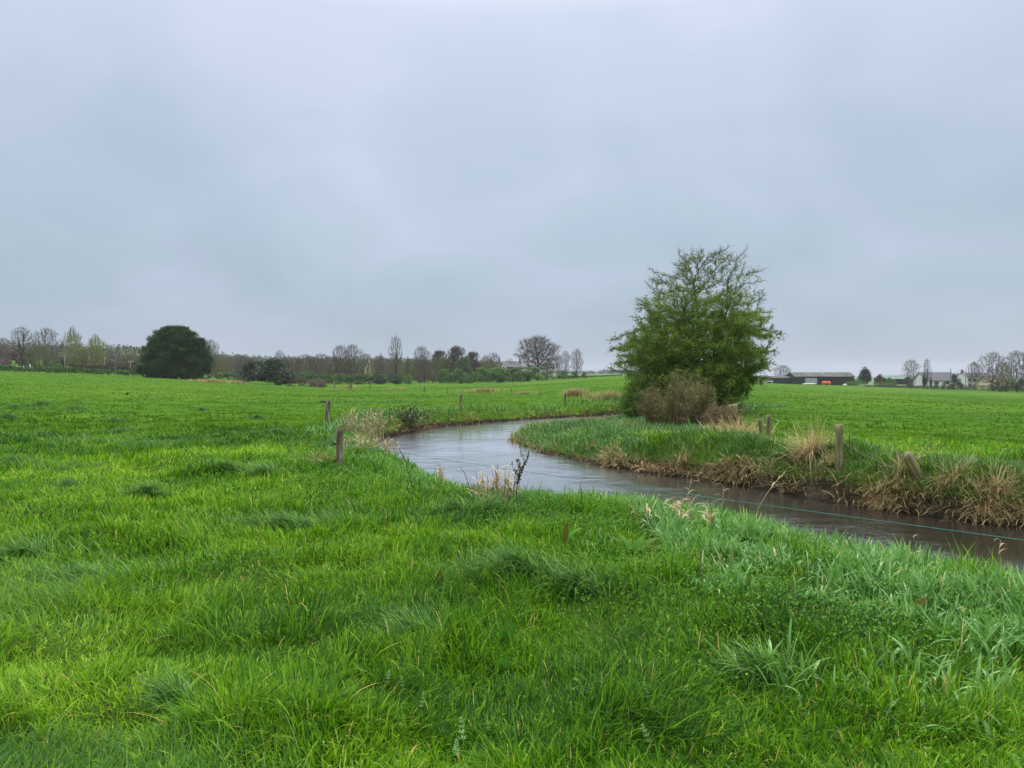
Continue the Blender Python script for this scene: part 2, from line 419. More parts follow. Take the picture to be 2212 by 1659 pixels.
mudm = np.clip(1.2 - np.maximum(sdv, 0) / np.where(side > .5, .34, .22), 0, 1)
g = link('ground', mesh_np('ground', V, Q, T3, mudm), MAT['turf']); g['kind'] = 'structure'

# water sheet: a strip following the channel, its rims inside the banks
Pm = []
def resample(P, n):
    d = np.concatenate([[0], np.cumsum(np.linalg.norm(np.diff(P, axis=0), axis=1))]); s = np.linspace(0, d[-1], n)
    return np.stack([np.interp(s, d, P[:, 0]), np.interp(s, d, P[:, 1])], 1)
a1 = Acc()
ii = (np.arange(len(gx))[None, :] + np.arange(len(gy))[:, None] * len(gx))
st = 3
sub = SD[::st, ::st]; keep = sub < .9
h_, w_ = sub.shape
idx = np.arange(h_ * w_).reshape(h_, w_)
cell = keep[:-1, :-1] & keep[1:, :-1] & keep[:-1, 1:] & keep[1:, 1:]
q = np.stack([idx[:-1, :-1], idx[:-1, 1:], idx[1:, 1:], idx[1:, :-1]], -1)[cell]
VV = np.stack([MX[::st, ::st].ravel(), MY[::st, ::st].ravel(), np.full(h_ * w_, WZ)], 1)
used, inv = np.unique(q.ravel(), return_inverse=True)
rv = link('river', mesh_np('river', VV[used], inv.reshape(-1, 4), None, None), MAT['water']); rv['kind'] = 'structure'

# ------------------------------------------------------------------ blades
def blades(acc, P, az, L, W, phi0, kap, t, nseg=4, twist=None, tipw=0.0):
    n = len(P); L = np.broadcast_to(L, (n,)); W = np.broadcast_to(W, (n,)); phi0 = np.broadcast_to(phi0, (n,)); kap = np.broadcast_to(kap, (n,))
    tw = rng.uniform(-.7, .7, n) if twist is None else twist
    dx, dy = np.cos(az), np.sin(az)
    wx, wy = -np.sin(az + tw), np.cos(az + tw)
    o = np.zeros(n); u = np.zeros(n)
    rows = []
    for k in range(nseg + 1):
        s = k / nseg
        pos = np.stack([P[:, 0] + dx * o, P[:, 1] + dy * o, P[:, 2] + u], 1)
        if k < nseg:
            ww = W * .5 * (1 - .75 * s ** 2) * (.75 if k == 0 else 1)
            off = np.stack([wx * ww, wy * ww, np.zeros(n)], 1)
            rows += [pos - off, pos + off]
        else: rows.append(pos)
        ph = phi0 + kap * (s + .5 / nseg)
        o = o + np.sin(ph) * L / nseg; u = u + np.cos(ph) * L / nseg
    m = len(rows); V = np.stack(rows, 1).reshape(-1, 3); b = np.arange(n)[:, None] * m
    Q = np.concatenate([b + np.array([[2 * k, 2 * k + 1, 2 * k + 3, 2 * k + 2]]) for k in range(nseg - 1)])
    T = b + np.array([[2 * nseg - 2, 2 * nseg - 1, 2 * nseg]])
    acc.add(V, Q, T, np.repeat(np.broadcast_to(t, (n,)), m))

def comb_field(x, y):
    """1 where long grass has been combed flat by the wind, 0 in short upright sward"""
    c = fbm(x + .6 * y, y * 2.4, 2.6, 41, 3)
    return .42 * sst((c - .58) / .14)
def comb_dir(x, y): return math.pi + (fbm(x, y, 2.2, 51, 2) - .5) * 5.0

def scatter(n, r0, r1, a0=-42, a1=42):
    r = np.exp(rng.uniform(math.log(r0), math.log(r1), n)); th = R(1) * rng.uniform(a0, a1, n)
    return r * np.sin(th), r * np.cos(th), r
def tnoise(x, y, n, spread=.21):
    r = np.hypot(x, y); spread = np.interp(r, [10, 40], [spread * 1.15, .10])
    v = .46 + (fbm(x, y, 1.3, 61, 3) - .5) * .9 + (fbm(x, y, 7, 62, 2) - .5) * .6 + rng.normal(0, 1, n) * spread
    v = np.clip(v - np.interp(r, [10, 26], [0, .14]), 0, .92)
    return np.where(rng.random(n) < .012, 1.0, v)

meadow = Acc(); combed = Acc(); farm = Acc()
for (n, r0, r1, seg) in ((250000, 1.6, 7, 5), (230000, 7, 24, 4), (150000, 24, 75, 2), (60000, 75, 170, 2)):
    wide_ = 68 if r0 < 20 else 46
    n = int(n * wide_ / 42); x, y, r = scatter(n, .9 if r0 < 3 else r0, r1, -wide_, wide_)
    sd = samp(SD, x, y, 20.0); side = samp(SIDE, x, y, 0)
    ok = (sd > np.where(side > .5, .5, .45)) & (sd + rng.random(n) * .8 > .8)
    if r0 < 3: ok &= rng.random(n) < np.clip((r / 3.6) ** 2, 0, 1)
    if r0 >= 24: ok &= (np.degrees(np.arctan2(x, y)) < 46)
    x, y, r, sd = x[ok], y[ok], r[ok], sd[ok]; n = len(x)
    z = ground(x, y) - .01
    cmb_ = comb_field(x, y) * np.clip(1.4 - r / 60, .2, 1)
    isc = rng.random(n) < cmb_
    hn = fbm(x, y, .55, 71, 2)
    wmul = np.maximum(1, r / 5.5) ** .92
    L = (.06 + .10 * hn ** 1.2 + .03 * rng.random(n)) * (1 + .25 * (sd < 2.5))
    L = L * np.where(rng.random(n) < .07, 1.6, 1.0)
    L = L * np.interp(r, [18, 40], [1, .42])
    cdir = 2 * math.pi * 1.7 * fbm(x, y, .55, 75, 2)
    az = np.where(rng.random(n) < .35, rng.uniform(0, 2 * math.pi, n), cdir + rng.normal(0, .55, n))
    ln = fbm(x, y, .45, 77, 3); L = L * np.interp(ln, [.25, .5, .75], [.6, 1.0, 1.75])
    m1 = ~isc
    blades(meadow if r0 < 24 else farm, np.stack([x, y, z], 1)[m1], az[m1], L[m1], (.0064 * rng.uniform(.5, 1.6, n) * wmul)[m1], rng.uniform(.0, .65, n)[m1], rng.uniform(.1, 1.7, n)[m1], tnoise(x, y, n)[m1], seg)
    azc = comb_dir(x, y) + rng.normal(0, .45, n)
    tt = np.clip(.45 + (fbm(x, y, 1.1, 65, 2) - .5) * .8 + rng.normal(0, .2, n), 0, 1)
    blades(combed, np.stack([x, y, z], 1)[isc], azc[isc], (L * 1.6)[isc], (.0040 * rng.uniform(.7, 1.4, n) * wmul)[isc], rng.uniform(.3, .8, n)[isc], rng.uniform(.5, 1.2, n)[isc], tt[isc], seg)
tag(link('meadow_grass', meadow.mesh('meadow_grass'), MAT['meadow']), 'short bright green meadow grass covering both fields', 'grass', kind='stuff')
tag(link('field_grass', farm.mesh('field_grass'), leaf_mat('field_grass', [(0, (.046, .120, .009)), (.5, (.105, .240, .009)), (1, (.18, .33, .016))], .8, .30, .04)), 'even green grass of the far fields on both sides of the river', 'grass', kind='stuff')
tag(link('combed_grass', combed.mesh('combed_grass'), MAT['combed']), 'longer bluish green grass combed over by the wind in patches', 'grass', kind='stuff')

# ------------------------------------------------------------------ bank vegetation
def near_pts(n, r0, r1, smin, smax, side_v, a0=-42, a1=46):
    x, y, r = scatter(n, r0, r1, a0, a1)
    sd = samp(SD, x, y, 20.0); side = samp(SIDE, x, y, 0)
    ok = (sd > smin) & (sd < smax) & ((side > .5) == bool(side_v))
    return x[ok], y[ok], r[ok], sd[ok]
# broad bluish blades of canary grass along the near bank, thickest toward the right
reed = Acc()
x, y, r, sd = near_pts(1300000, 3.2, 26, .02, 3.2, 0, -42, 72)
fade = np.clip(1.25 - sd / np.where(x > 1.5, 3.2, 2.0), 0, 1) * np.where(x > 1, 1.0, np.clip(.95 + x * .08, .55, 1))
patch = sst((fbm(x, y, .9, 81, 2) - .30) / .25)
ok = rng.random(len(x)) < np.clip(fade * patch * 1.2, 0, 1) * np.where(r < 8, .55, .75)
x, y, r, sd = x[ok], y[ok], r[ok], sd[ok]; n = len(x)
# loose interior clumps
cx_ = []
for (X, Y, k, s) in ((1900, 1290, 260, .5), (2110, 1330, 320, .55), (1640, 1230, 160, .4), (2040, 1500, 260, .5), (1560, 1275, 120, .25), (2190, 1420, 200, .4), (1700, 1480, 45, .3), (1290, 1180, 90, .3)):
    ax, ay, _ = at(X, Y); th = rng.uniform(0, 6.28, k); rr = s * np.sqrt(rng.random(k)); cx_.append(np.stack([ax + rr * np.cos(th), ay + rr * np.sin(th)], 1))
cx_ = np.vstack(cx_); x = np.concatenate([x, cx_[:, 0]]); y = np.concatenate([y, cx_[:, 1]]); n = len(x); r = np.hypot(x, y)
L = rng.uniform(.15, .33, n) * np.clip(.75 + .06 * x, .7, 1.05) * np.interp(fbm(x, y, .5, 83, 2), [.3, .7], [.6, 1.3]) * np.interp(samp(SD, x, y, 9.), [0, 1.2], [.65, 1])
t_ = np.clip(.55 + rng.normal(0, .2, n) + np.clip(x, -2, 5) * .02, 0, .9); t_ = np.where(rng.random(n) < .02, 1, t_)
blades(reed, np.stack([x, y, ground(x, y) - .01], 1), rng.uniform(0, 6.28, n), L, rng.uniform(.011, .026, n) * np.maximum(1, r / 13), rng.uniform(.0, .40, n), rng.uniform(.3, 2.0, n) ** 1.3, t_, 6)
tag(link('canary_grass', reed.mesh('canary_grass'), MAT['reed']), 'broad bluish green blades growing thick along the near river bank', 'grass', kind='stuff')

# low leafy weeds (nettle, buttercup) in patches behind the reeds and beside the left posts
def leafquads(acc, P, size, tilt, t, aspect=.7):
    n = len(P); az = rng.uniform(0, 6.28, n); ti = rng.uniform(-tilt, tilt, n); ro = rng.uniform(-tilt, tilt, n)
    ux, uy = np.cos(az), np.sin(az)
    U = np.stack([ux * np.cos(ti), uy * np.cos(ti), np.sin(ti)], 1); Vv = np.stack([-uy * np.cos(ro), ux * np.cos(ro), np.sin(ro)], 1)
    s = np.broadcast_to(size, (n,))[:, None]
    A = P - U * s * .5; Bm = P + Vv * s * aspect * .5; Cc = P + U * s * .5; D = P - Vv * s * aspect * .5
    Vx = np.stack([A, D, Cc, Bm], 1).reshape(-1, 3); b = np.arange(n)[:, None] * 4
    acc.add(Vx, b + np.array([[0, 1, 2, 3]]), None, np.repeat(np.broadcast_to(t, (n,)), 4))
weeds = Acc()
x, y, r, = scatter(420000, 3.2, 30)
sd = samp(SD, x, y, 20.0); side = samp(SIDE, x, y, 0)
zone = np.exp(-((sd - 2.3) / 1.7) ** 2) * (x > -.6) + .9 * np.exp(-(((x + 2.6) / 1.7) ** 2 + ((y - 12.5) / 3.2) ** 2)) + .30 * np.exp(-((sd - 1.2) / 1.1) ** 2)
zone *= sst((fbm(x, y, .8, 91, 3) - .40) / .14)
ok = (side < .5) & (sd > .25) & (rng.random(len(x)) < np.clip(zone, 0, 1) * np.clip((r / 7) ** 1.0, .3, 1) * .75)
x, y, r = x[ok], y[ok], r[ok]; n = len(x)
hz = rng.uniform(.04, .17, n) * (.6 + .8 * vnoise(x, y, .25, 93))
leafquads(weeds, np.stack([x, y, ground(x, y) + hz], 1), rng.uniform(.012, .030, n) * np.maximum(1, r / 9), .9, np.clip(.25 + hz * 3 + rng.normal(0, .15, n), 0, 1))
tag(link('leafy_weeds', weeds.mesh('leafy_weeds'), MAT['weeds']), 'low leafy weeds and nettles growing in patches near the bank', 'weeds', kind='stuff')

# rough green grass on both banks (right bank and far left bank)
bank = Acc(); dead = Acc(); straw = Acc()
x, y, r, sd = near_pts(800000, 8, 70, .05, 7, 1)
x2, y2, r2, sd2 = near_pts(200000, 22, 75, .15, 1.9, 0)
for (x, y, r, sd, right_side) in ((x, y, r, sd, True), (x2, y2, r2, sd2, False)):
    wd = samp(WID, x, y, 1.0)
    lim = np.where(wd > 1.7, 6.5, 1.6) if right_side else 1.6
    lo = .10 if right_side else .08
    pr = np.clip((sd - lo) / .25, .5, 1) * (sd > lo) * np.clip((lim - sd) / .7, 0, 1)
    ok = rng.random(len(x)) < pr * (.75 if right_side else .6) * np.clip(r / 20, .4, 1)
    x, y, r = x[ok], y[ok], r[ok]; n = len(x)
    patch = fbm(x, y, .9, 101, 2)
    L = rng.uniform(.12, .28, n) * (.7 + .9 * patch) * (1 - .7 * np.exp(-(((x - 3.6) / 3.4) ** 2 + ((y - 38.5) / 4.5) ** 2)) if right_side else 1.9)
    t_ = np.clip(.45 + (fbm(x, y, 1.3, 103, 2) - .5) * .8 + rng.normal(0, .15, n), 0, .93); t_ = np.where(rng.random(n) < .03 + .10 * (patch < .3), 1, t_)
    blades(bank, np.stack([x, y, ground(x, y) - .01], 1), rng.uniform(0, 6.28, n), L, rng.uniform(.005, .010, n) * np.maximum(1, r / 9), rng.uniform(.0, .5, n), rng.uniform(.3, 1.6, n), t_, 3)
tag(link('bank_grass', bank.mesh('bank_grass'), MAT['bankgrass']), 'rough dark green grass on the far bank and the point in the bend', 'grass', kind='stuff')

# brown dead grass matted over the bank edges, hanging to the water
def edge_line(P, step=.02):
    d = np.concatenate([[0], np.cumsum(np.linalg.norm(np.diff(P, axis=0), axis=1))]); s = np.arange(0, d[-1], step)
    x = np.interp(s, d, P[:, 0]); y = np.interp(s, d, P[:, 1]); tx = np.gradient(x); ty = np.gradient(y); l = np.hypot(tx, ty)
    return x, y, tx / l, ty / l, s
def hang(acc, line, y0, y1, inland, count, sgn, Lr=(.15, .45), h=(.0, .30), dens_seed=1, width=.006, flat=.5):
    lx, ly, tx, ty, s = line
    k = rng.integers(0, len(lx), count); r = np.hypot(lx[k], ly[k])
    ok = (ly[k] > y0) & (ly[k] < y1) & (rng.random(count) < .32 + .9 * sst((vnoise(s[k], s[k] * 0, 1.0, dens_seed) - .35) / .35)) & (rng.random(count) < np.clip(14 / r, .3, 1))
    k = k[ok]; n = len(k); inl = rng.uniform(-.02, inland, n)
    nx, ny = -ty[k] * sgn, tx[k] * sgn          # towards land
    x = lx[k] + nx * inl; y = ly[k] + ny * inl
    z = np.maximum(ground(x, y), WZ + .02) + rng.uniform(h[0], h[1], n) * .3
    az = np.arctan2(-ny, -nx) + rng.normal(0, .9, n)
    blades(acc, np.stack([x, y, z], 1), az, rng.uniform(*Lr, n), width * rng.uniform(.6, 1.5, n) * np.maximum(1, np.hypot(x, y) / 9), rng.uniform(.4, 1.5, n), rng.uniform(.4, 1.5, n), np.clip(rng.normal(.42, .22, n) + .3 * (vnoise(x, y, .5, 7) - .5), 0, 1), 4)
LR = edge_line(right); LL = edge_line(left)
SG = 1
_p = np.array([right[40] + 0]); 
_i = len(LR[0]) // 3; _nx, _ny = -LR[3][_i], LR[2][_i]
sgnR = 1 if samp(SD, np.array([LR[0][_i] + .5 * _nx]), np.array([LR[1][_i] + .5 * _ny]), 20.)[0] > 0 else -1
_i = len(LL[0]) // 2; _nx, _ny = -LL[3][_i], LL[2][_i]
sgnL = 1 if samp(SD, np.array([LL[0][_i] + .5 * _nx]), np.array([LL[1][_i] + .5 * _ny]), 20.)[0] > 0 else -1
hang(dead, LR, 7, 20, .38, 56000, sgnR, (.14, .46), (0, .3), 3)
hang(dead, LR, 20, 46, .8, 16000, sgnR, (.10, .35), (0, .2), 4)
hang(dead, LL, 21, 50, .5, 30000, sgnL, (.12, .42), (0, .3), 5)
# scattered dead stems in the rough
x, y, r, sd = near_pts(60000, 9, 60, .3, 3.0, 1)
ok = rng.random(len(x)) < .16 * sst((fbm(x, y, 1.1, 111, 2) - .50) / .12); x, y, r = x[ok], y[ok], r[ok]; n = len(x)
blades(dead, np.stack([x, y, ground(x, y)], 1), rng.uniform(0, 6.28, n), rng.uniform(.15, .4, n), .006 * np.maximum(1, r / 10), rng.uniform(.1, 1.0, n), rng.uniform(.2, 1.2, n), rng.uniform(.4, .95, n), 3)
tag(link('dead_grass', dead.mesh('dead_grass'), MAT['dead']), 'brown dead grass matted over the cut banks and trailing to the water', 'dead grass', kind='stuff')

# straw coloured dead reed leaves and broken stalks among the living reeds
def straw_at(acc, x, y, n, spread, Lr=(.12, .34), w=.010, lean=(.0, .9), kap=(.2, 2.2), hgt=.0, tr=(.3, 1)):
    th = rng.uniform(0, 6.28, n); rr = spread * np.sqrt(rng.random(n)); xx = x + rr * np.cos(th); yy = y + rr * np.sin(th)
    r = math.hypot(x, y)
    blades(acc, np.stack([xx, yy, ground(xx, yy) + hgt], 1), rng.uniform(0, 6.28, n), rng.uniform(*Lr, n), w * max(1, r / 11) * rng.uniform(.6, 1.4, n), rng.uniform(*lean, n), rng.uniform(*kap, n), rng.uniform(*tr, n), 5)
x, y, r, sd = near_pts(26000, 5, 26, .05, 1.3, 0)
ok = rng.random(len(x)) < .32 * sst((fbm(x, y, .8, 121, 2) - .44) / .1)
for a_, b_ in zip(x[ok], y[ok]): straw_at(straw, a_, b_, 1, .01)
for (X, Y, n, s) in ((1470, 1080, 26, .5), (1560, 1110, 14, .3), (1400, 1085, 16, .4), (1100, 1040, 16, .25), (1050, 1050, 14, .2), (985, 1030, 9, .1), (1570, 1215, 8, .3)):
    a_, b_, _ = at(X, Y + 30); straw_at(straw, a_, b_, n, s, (.16, .36), .011, (0, .5))
tag(link('dead_reed_leaves', straw.mesh('dead_reed_leaves'), MAT['reedstraw']), 'straw coloured dead reed leaves poking out of the near bank', 'dead reeds', kind='stuff')

# ------------------------------------------------------------------ individual grass clumps, tussocks, weeds
def clump_mesh(name, n, rad, Lr, wid, lean, kap, seed, wind=None, tr=(.2, 1), seg=6, zoff=0.0, squash=1.0, up=.0, base=None):
    a_ = Acc(); th = rng.uniform(0, 6.28, n); rr = rad * np.minimum(np.abs(rng.normal(0, .45, n)), .95 + .1 * rng.random(n)); x = rr * np.cos(th) * (1 + .3 * np.sin(3 * th)); y = rr * np.sin(th) * squash
    az = np.arctan2(y, x) + rng.normal(0, 1.3, n)
    if wind is not None: az = wind + rng.normal(0, .75, n)
    z = up * np.clip(1 - (rr / rad) ** 2, 0, 1) + zoff
    if base is not None: z = z + ground(x + base[0], y + base[1]) - base[2]
    blades(a_, np.stack([x, y, z], 1), az, rng.uniform(*Lr, n), wid * rng.uniform(.7, 1.4, n), rng.uniform(*lean, n), rng.uniform(*kap, n), rng.uniform(*tr, n), seg)
    return a_.mesh(name)
# combed tussocks of the foreground
tus = [((1130, 1262), 900, .95, 3.3, .42, 'largest dark tussock of long combed grass in the middle of the foreground'),
       ((1255, 1290), 300, .5, 3.0, .5, 'tussock of long grass touching the right end of the largest foreground tussock'),
       ((990, 1110), 260, .40, 2.9, .6, 'small domed tussock left of the domed tussock below the dead dock stem'),
       ((1050, 1115), 420, .55, .3, .6, 'domed grass tussock just below the tall dead dock stem'),
       ((620, 1132), 700, .95, 3.2, .35, 'long flattened tussock in the meadow below the near mossy post'),
       ((735, 1128), 420, .7, 2.9, .35, 'flattened tussock of pale combed grass right of the long flattened one'),
       ((500, 1030), 420, .75, 3.3, .35, 'flattened tussock in the meadow left of the near fence post'),
       ((580, 1038), 260, .5, 3.0, .35, 'smaller flattened tussock beside the one left of the near fence post'),
       ((190, 1245), 620, .75, 3.2, .45, 'broad tussock of dark grass at the left edge of the meadow foreground'),
       ((60, 1190), 420, .6, 3.1, .45, 'flattened grass tussock by the left edge, above the broad dark one'),
       ((385, 1560), 200, .25, 2.9, .6, 'small tussock with pale curled blades near the bottom left'),
       ((1660, 1470), 420, .42, 2.6, .6, 'dark tussock in the lower right among the broad leaved grass'),
       ((330, 1075), 300, .5, 3.2, .3, 'faint flattened tussock in the open meadow on the left'),
       ((910, 1400), 360, .4, 3.0, .6, 'rounded tussock left of the upright dock leaves')]
for (P2, n, rad_, wind, sq, lab) in tus:
    x_, y_, z_ = at(*P2); r_ = math.hypot(x_, y_); s_ = r_ / 7
    n = int(n * 1.15)
    o = link('grass_tussock', clump_mesh('grass_tussock', n, rad_ * max(.35, min(1.0, s_ * 1.0)), (.14, .32), .0062 * max(1, r_ / 7), (.1, .9), (.5, 1.9), 1, wind, (.0, 1), 6, -.01, sq, .05, (x_, y_, z_)), MAT['combed'], None, (x_, y_, z_))
    tag(o, lab, 'grass tussock', 'combed grass tussocks in the meadow')
# dark flattened clumps further out in the left field
ft = [((35, 883), .5), ((165, 886), .5), ((90, 878), .4), ((250, 912), .5), ((265, 938), .7), ((600, 945), .5), ((555, 955), .5), ((40, 1000), .6), ((150, 1055), .7), ((440, 890), .3), ((20, 905), .3), ((700, 870), .3), ((560, 905), .35)]
CL_LAB = ['dark grass clump, leftmost of three in a row high in the left meadow', 'dark grass clump, rightmost of three in a row high in the left meadow', 'dark grass clump, middle of three in a row high in the left meadow',
          'dark grass clump in the open meadow below the rounded conifer', 'wide dark grass clump just under the one below the conifer', 'dark grass clump in the meadow left of the second left bank post', 'dark grass clump nearest left of the dead reed stand',
          'coarse grass clump at the left edge, level with the near fence post', 'coarse grass clump lower in the meadow, right of the left edge clump', 'small far grass clump under the ivy thicket', 'small far grass clump touching the left picture edge', 'small far grass clump just left of the second left bank post', 'grass clump halfway between the conifer and the dead reed stand']
for i, (P2, s_) in enumerate(ft):
    x_, y_, z_ = at(*P2); r_ = math.hypot(x_, y_)
    o = link('meadow_clump', clump_mesh('meadow_clump', 260, s_ * r_ / 28 + .12, (.10, .24), .004 * max(1, r_ / 7), (.3, .9), (.4, 1.2), 1, 3.1, (.0, .45), 4, -.01, .8, .06, (x_, y_, z_)), MAT['combed'], None, (x_, y_, z_))
    tag(o, CL_LAB[i], 'grass clump', 'dark grass clumps dotted over the left meadow')

# dead grass clumps on the right bank and along the far ditch
dg = [((1752, 1000), .45, 900, (0.23, 1.05), 'tallest straw coloured grass clump, left of the upright round post'),
      ((1800, 1015), .30, 240, (.25, .5), 'straw grass clump wrapped round the foot of the upright round post'),
      ((1600, 945), .75, 1000, (0.20, .95), 'wide bleached grass clump at the foot of the split stump post'),
      ((1545, 948), .65, 620, (0.16, .75), 'bleached grass clump between the bramble and the split stump post'),
      ((1690, 965), .55, 300, (.2, .4), 'low bleached grass clump right of the leaning pair of posts'),
      ((1955, 1030), .35, 260, (0.14, .6), 'straw clump on the left of the leaning post on the right bank'),
      ((2060, 1055), .40, 320, (0.14, .6), 'straw clump right of the leaning post, first of two'),
      ((2160, 1068), .45, 420, (0.14, .6), 'straw clump on the right bank nearest the picture edge'),
      ((1370, 925), .8, 420, (.2, .45), 'brown grass clump at the left foot of the bramble'),
      ((1165, 925), .7, 260, (.15, .35), 'pale reed clump on the tip of the point in the river bend'),
      ((1110, 958), .35, 160, (.2, .4), 'brown tuft hanging at the water on the nose of the point'),
      ((1280, 968), .3, 220, (.18, .36), 'orange brown tuft on the lower bank of the point'),
      ((1320, 985), .45, 260, (.18, .36), 'rusty dead tuft above the undercut bank left of the bramble'),
      ((1480, 1000), .4, 260, (.18, .36), 'dead tuft on the bank face below the bramble'),
      ((1900, 1075), .6, 700, (.3, .6), 'heavy brown grass mat draping to the water below the leaning post'),
      ((2120, 1105), .7, 700, (.3, .6), 'heavy brown grass mat draping to the water at the picture edge'),
      ((684, 1012), .45, 420, (.12, .42), 'brown wispy grass tuft at the left foot of the near left fence post'),
      ((1600, 1020), .45, 420, (.25, .5), 'brown grass mat over the undercut bank in the middle')]
for (P2, rad_, n, Lr, lab) in dg:
    x_, y_, z_ = at(*P2); z_ = G1(x_, y_); r_ = math.hypot(x_, y_); mat_ = 'mat' in lab; n = int(n * (.8 if mat_ else .7)); rad_ *= 1.5 if mat_ else 1
    me = clump_mesh('dead_grass_clump', n, rad_, Lr, .0055 * max(1, r_ / 12), (1.0, 1.75) if mat_ else (.0, .9), (.3, 1.1) if mat_ else (.1, 2.2), 1, (-1.9 if mat_ else None), (.15, .75) if mat_ or 'brown' in lab else (.45, 1), 5, -.02, .55, 0, (x_, y_, z_))
    tag(link('dead_grass_clump', me, MAT['dead'], None, (x_, y_, z_)), lab, 'dead grass', 'dead grass clumps on the right bank')
fd = [((1045, 848), 2.6, 520, .55, 'long tan reed patch beyond the third fence post, in the far ditch'),
      ((1242, 855), 1.2, 420, .65, 'tan reed patch right of the thick dark post in the far ditch'),
      ((1312, 864), 1.5, 420, .60, 'tan reed patch against the left side of the big hawthorn'),
      ((752, 838), 2.6, 300, .40, 'tan grass patch in the far ditch right of the brown bramble mound'),
      ((858, 840), 2.4, 260, .30, 'low tan grass strip in the far ditch below the tallest bare tree'),
      ((1130, 852), 1.4, 160, .30, 'thin tan grass strip between two far ditch posts'),
      ((462, 826), 4.0, 420, .60, 'tan rough grass beside the big rounded conifer'),
      ((510, 829), 2.0, 200, .55, 'tan rough grass left of the dark ivy thicket')]
for (P2, rad_, n, hgt, lab) in fd:
    x_, y_, z_ = at(*P2); z_ = G1(x_, y_); r_ = math.hypot(x_, y_)
    me = clump_mesh('ditch_grass', n * 2, rad_, (hgt * .5, hgt * 1.2), .0055 * r_ / 14, (0, .4), (.2, 1.0), 1, None, (.35, 1), 3, 0, .35, 0, (x_, y_, z_))
    tag(link('ditch_grass', me, MAT['dead'], None, (x_, y_, z_)), lab, 'dead grass', 'tan grass patches along the far ditch')

# dead reed stand behind the near left post
def reed_stalk(n, rad_, hr, squash=.7):
    a_ = Acc(); 
    for i in range(n):
        th = random.uniform(0, 6.28); rr = rad_ * math.sqrt(random.random()); x_ = rr * math.cos(th); y_ = rr * math.sin(th) * squash
        H_ = random.uniform(*hr); lx, ly = random.gauss(0, .10) * H_, random.gauss(0, .10) * H_
        P = [(x_ + lx * s * s, y_ + ly * s * s, -.02 + H_ * s) for s in (0, .35, .7, 1)]
        a_.tube(P, [.008, .007, .006, .004], 4, random.uniform(.3, .8), False)
        for s in (.35, .5, .65, .8, .95):
            if random.random() < .75:
                blades(a_, np.array([[x_ + lx * s * s, y_ + ly * s * s, H_ * s]]), np.array([random.uniform(0, 6.28)]), random.uniform(.12, .28), random.uniform(.014, .026), random.uniform(.2, .8), random.uniform(1.0, 2.3), random.uniform(.3, 1), 4, np.array([random.uniform(-.5, .5)]))
    return a_.mesh('reed_stand')
for (P2, n, rad_, hr, lab) in [((785, 950), 62, .62, (.5, .9), 'stand of straw coloured dead reeds behind the near left fence post'),
                              ((775, 985), 34, .5, (.25, .5), 'low broken dead reeds right of the near left fence post'),
                              ((830, 985), 26, .4, (.2, .4), 'dead reeds leaning over the water at the left end of the bend'),
                              ((1092, 1092), 16, .16, (.3, .5), 'tan dead reed tuft beside the tall dead dock stem'),
                              ((1045, 1088), 12, .14, (.25, .42), 'small tan dead reed tuft left of the one beside the dock stem'),
                              ((955, 1062), 5, .06, (.3, .4), 'lone pale reed stub on the near bank left of the dead stems'),
                              ((1470, 1150), 18, .4, (.2, .38), 'dead reed tuft at the water edge under the start of the twine')]:
    x_, y_, z_ = at(*P2)
    o = link('reed_stand', reed_stalk(n, rad_, hr), MAT['reedstraw'], None, (x_, y_, z_)); tag(o, lab, 'reeds', 'dead reeds by the left fence')

# dead stems with seed heads
MAT['deadstem'] = noise_mat('dead_stem', [(.3, (.030, .018, .014)), (.7, (.10, .065, .045))], 20, .9, .2)
def dock_stem(name, lab, P2, H_, lean, branches, seeds, group='dead weed stems by the river', d=None):
    x_, y_, z_ = at(*P2)
    o = thing(name, lab, 'dead stem', (x_, y_, z_ - .03), 0, group)
    a_ = Acc(); seed = Acc()
    def pt(s): return np.array([lean[0] * s * s * H_, lean[1] * s * s * H_, s * H_]) + np.array([.012 * math.sin(9 * s), 0, 0])
    a_.tube([pt(s) for s in np.linspace(0, 1, 9)], np.linspace(.0075, .003, 9), 5, .5, True)
    heads = [(pt(1), np.array([lean[0], lean[1], 1.2]))]
    for i in range(branches):
        s0 = random.uniform(.45, .9); p0 = pt(s0); aa = random.uniform(0, 6.28); l_ = H_ * random.uniform(.12, .3)
        e = p0 + np.array([math.cos(aa) * .45 * l_, math.sin(aa) * .3 * l_, l_]); mid = (p0 + e) / 2 + np.array([math.cos(aa), math.sin(aa), 0]) * l_ * .12
        a_.tube([p0, mid, e], [.004, .003, .002], 4, .5, False); heads.append((e, e - p0))
        if seeds:
            for k in range(26):
                s = random.random(); q = p0 * (1 - s) + e * s + np.array([random.gauss(0, .010), random.gauss(0, .010), 0]); seed.box(q, (.007, .007, .011), random.random(), .3)
    if seeds:
        for k in range(120):
            s = random.uniform(.5, 1); seed.box(pt(s) + np.array([random.gauss(0, .009), random.gauss(0, .009), 0]), (.008, .008, .012), random.random(), .3)
    link('stem', a_.mesh('stem'), MAT['deadstem'], o)
    if seeds: link('seed_head', seed.mesh('seed_head'), MAT['deadstem'], o)
    return o
dock_stem('dead_dock', 'tall dark dead dock stem with seed heads on the near bank', (1112, 1105), .78, (.22, 0), 7, True)
dock_stem('dead_dock', 'thin dark branching stem leaning left above the near water edge', (893, 1078), .72, (-.28, 0), 3, False)
dock_stem('dead_dock', 'short upright dark stem left of the seeded dock stem', (1072, 1085), .55, (.02, 0), 1, False)
dock_stem('dead_dock', 'slanting dark stem between the leaning and the short upright stem', (1022, 1085), .5, (-.35, 0), 1, False)
dock_stem('dead_dock', 'thin dark stem rising from the far left bank beside the third post', (898, 885), .75, (0.02, 0), 2, False)
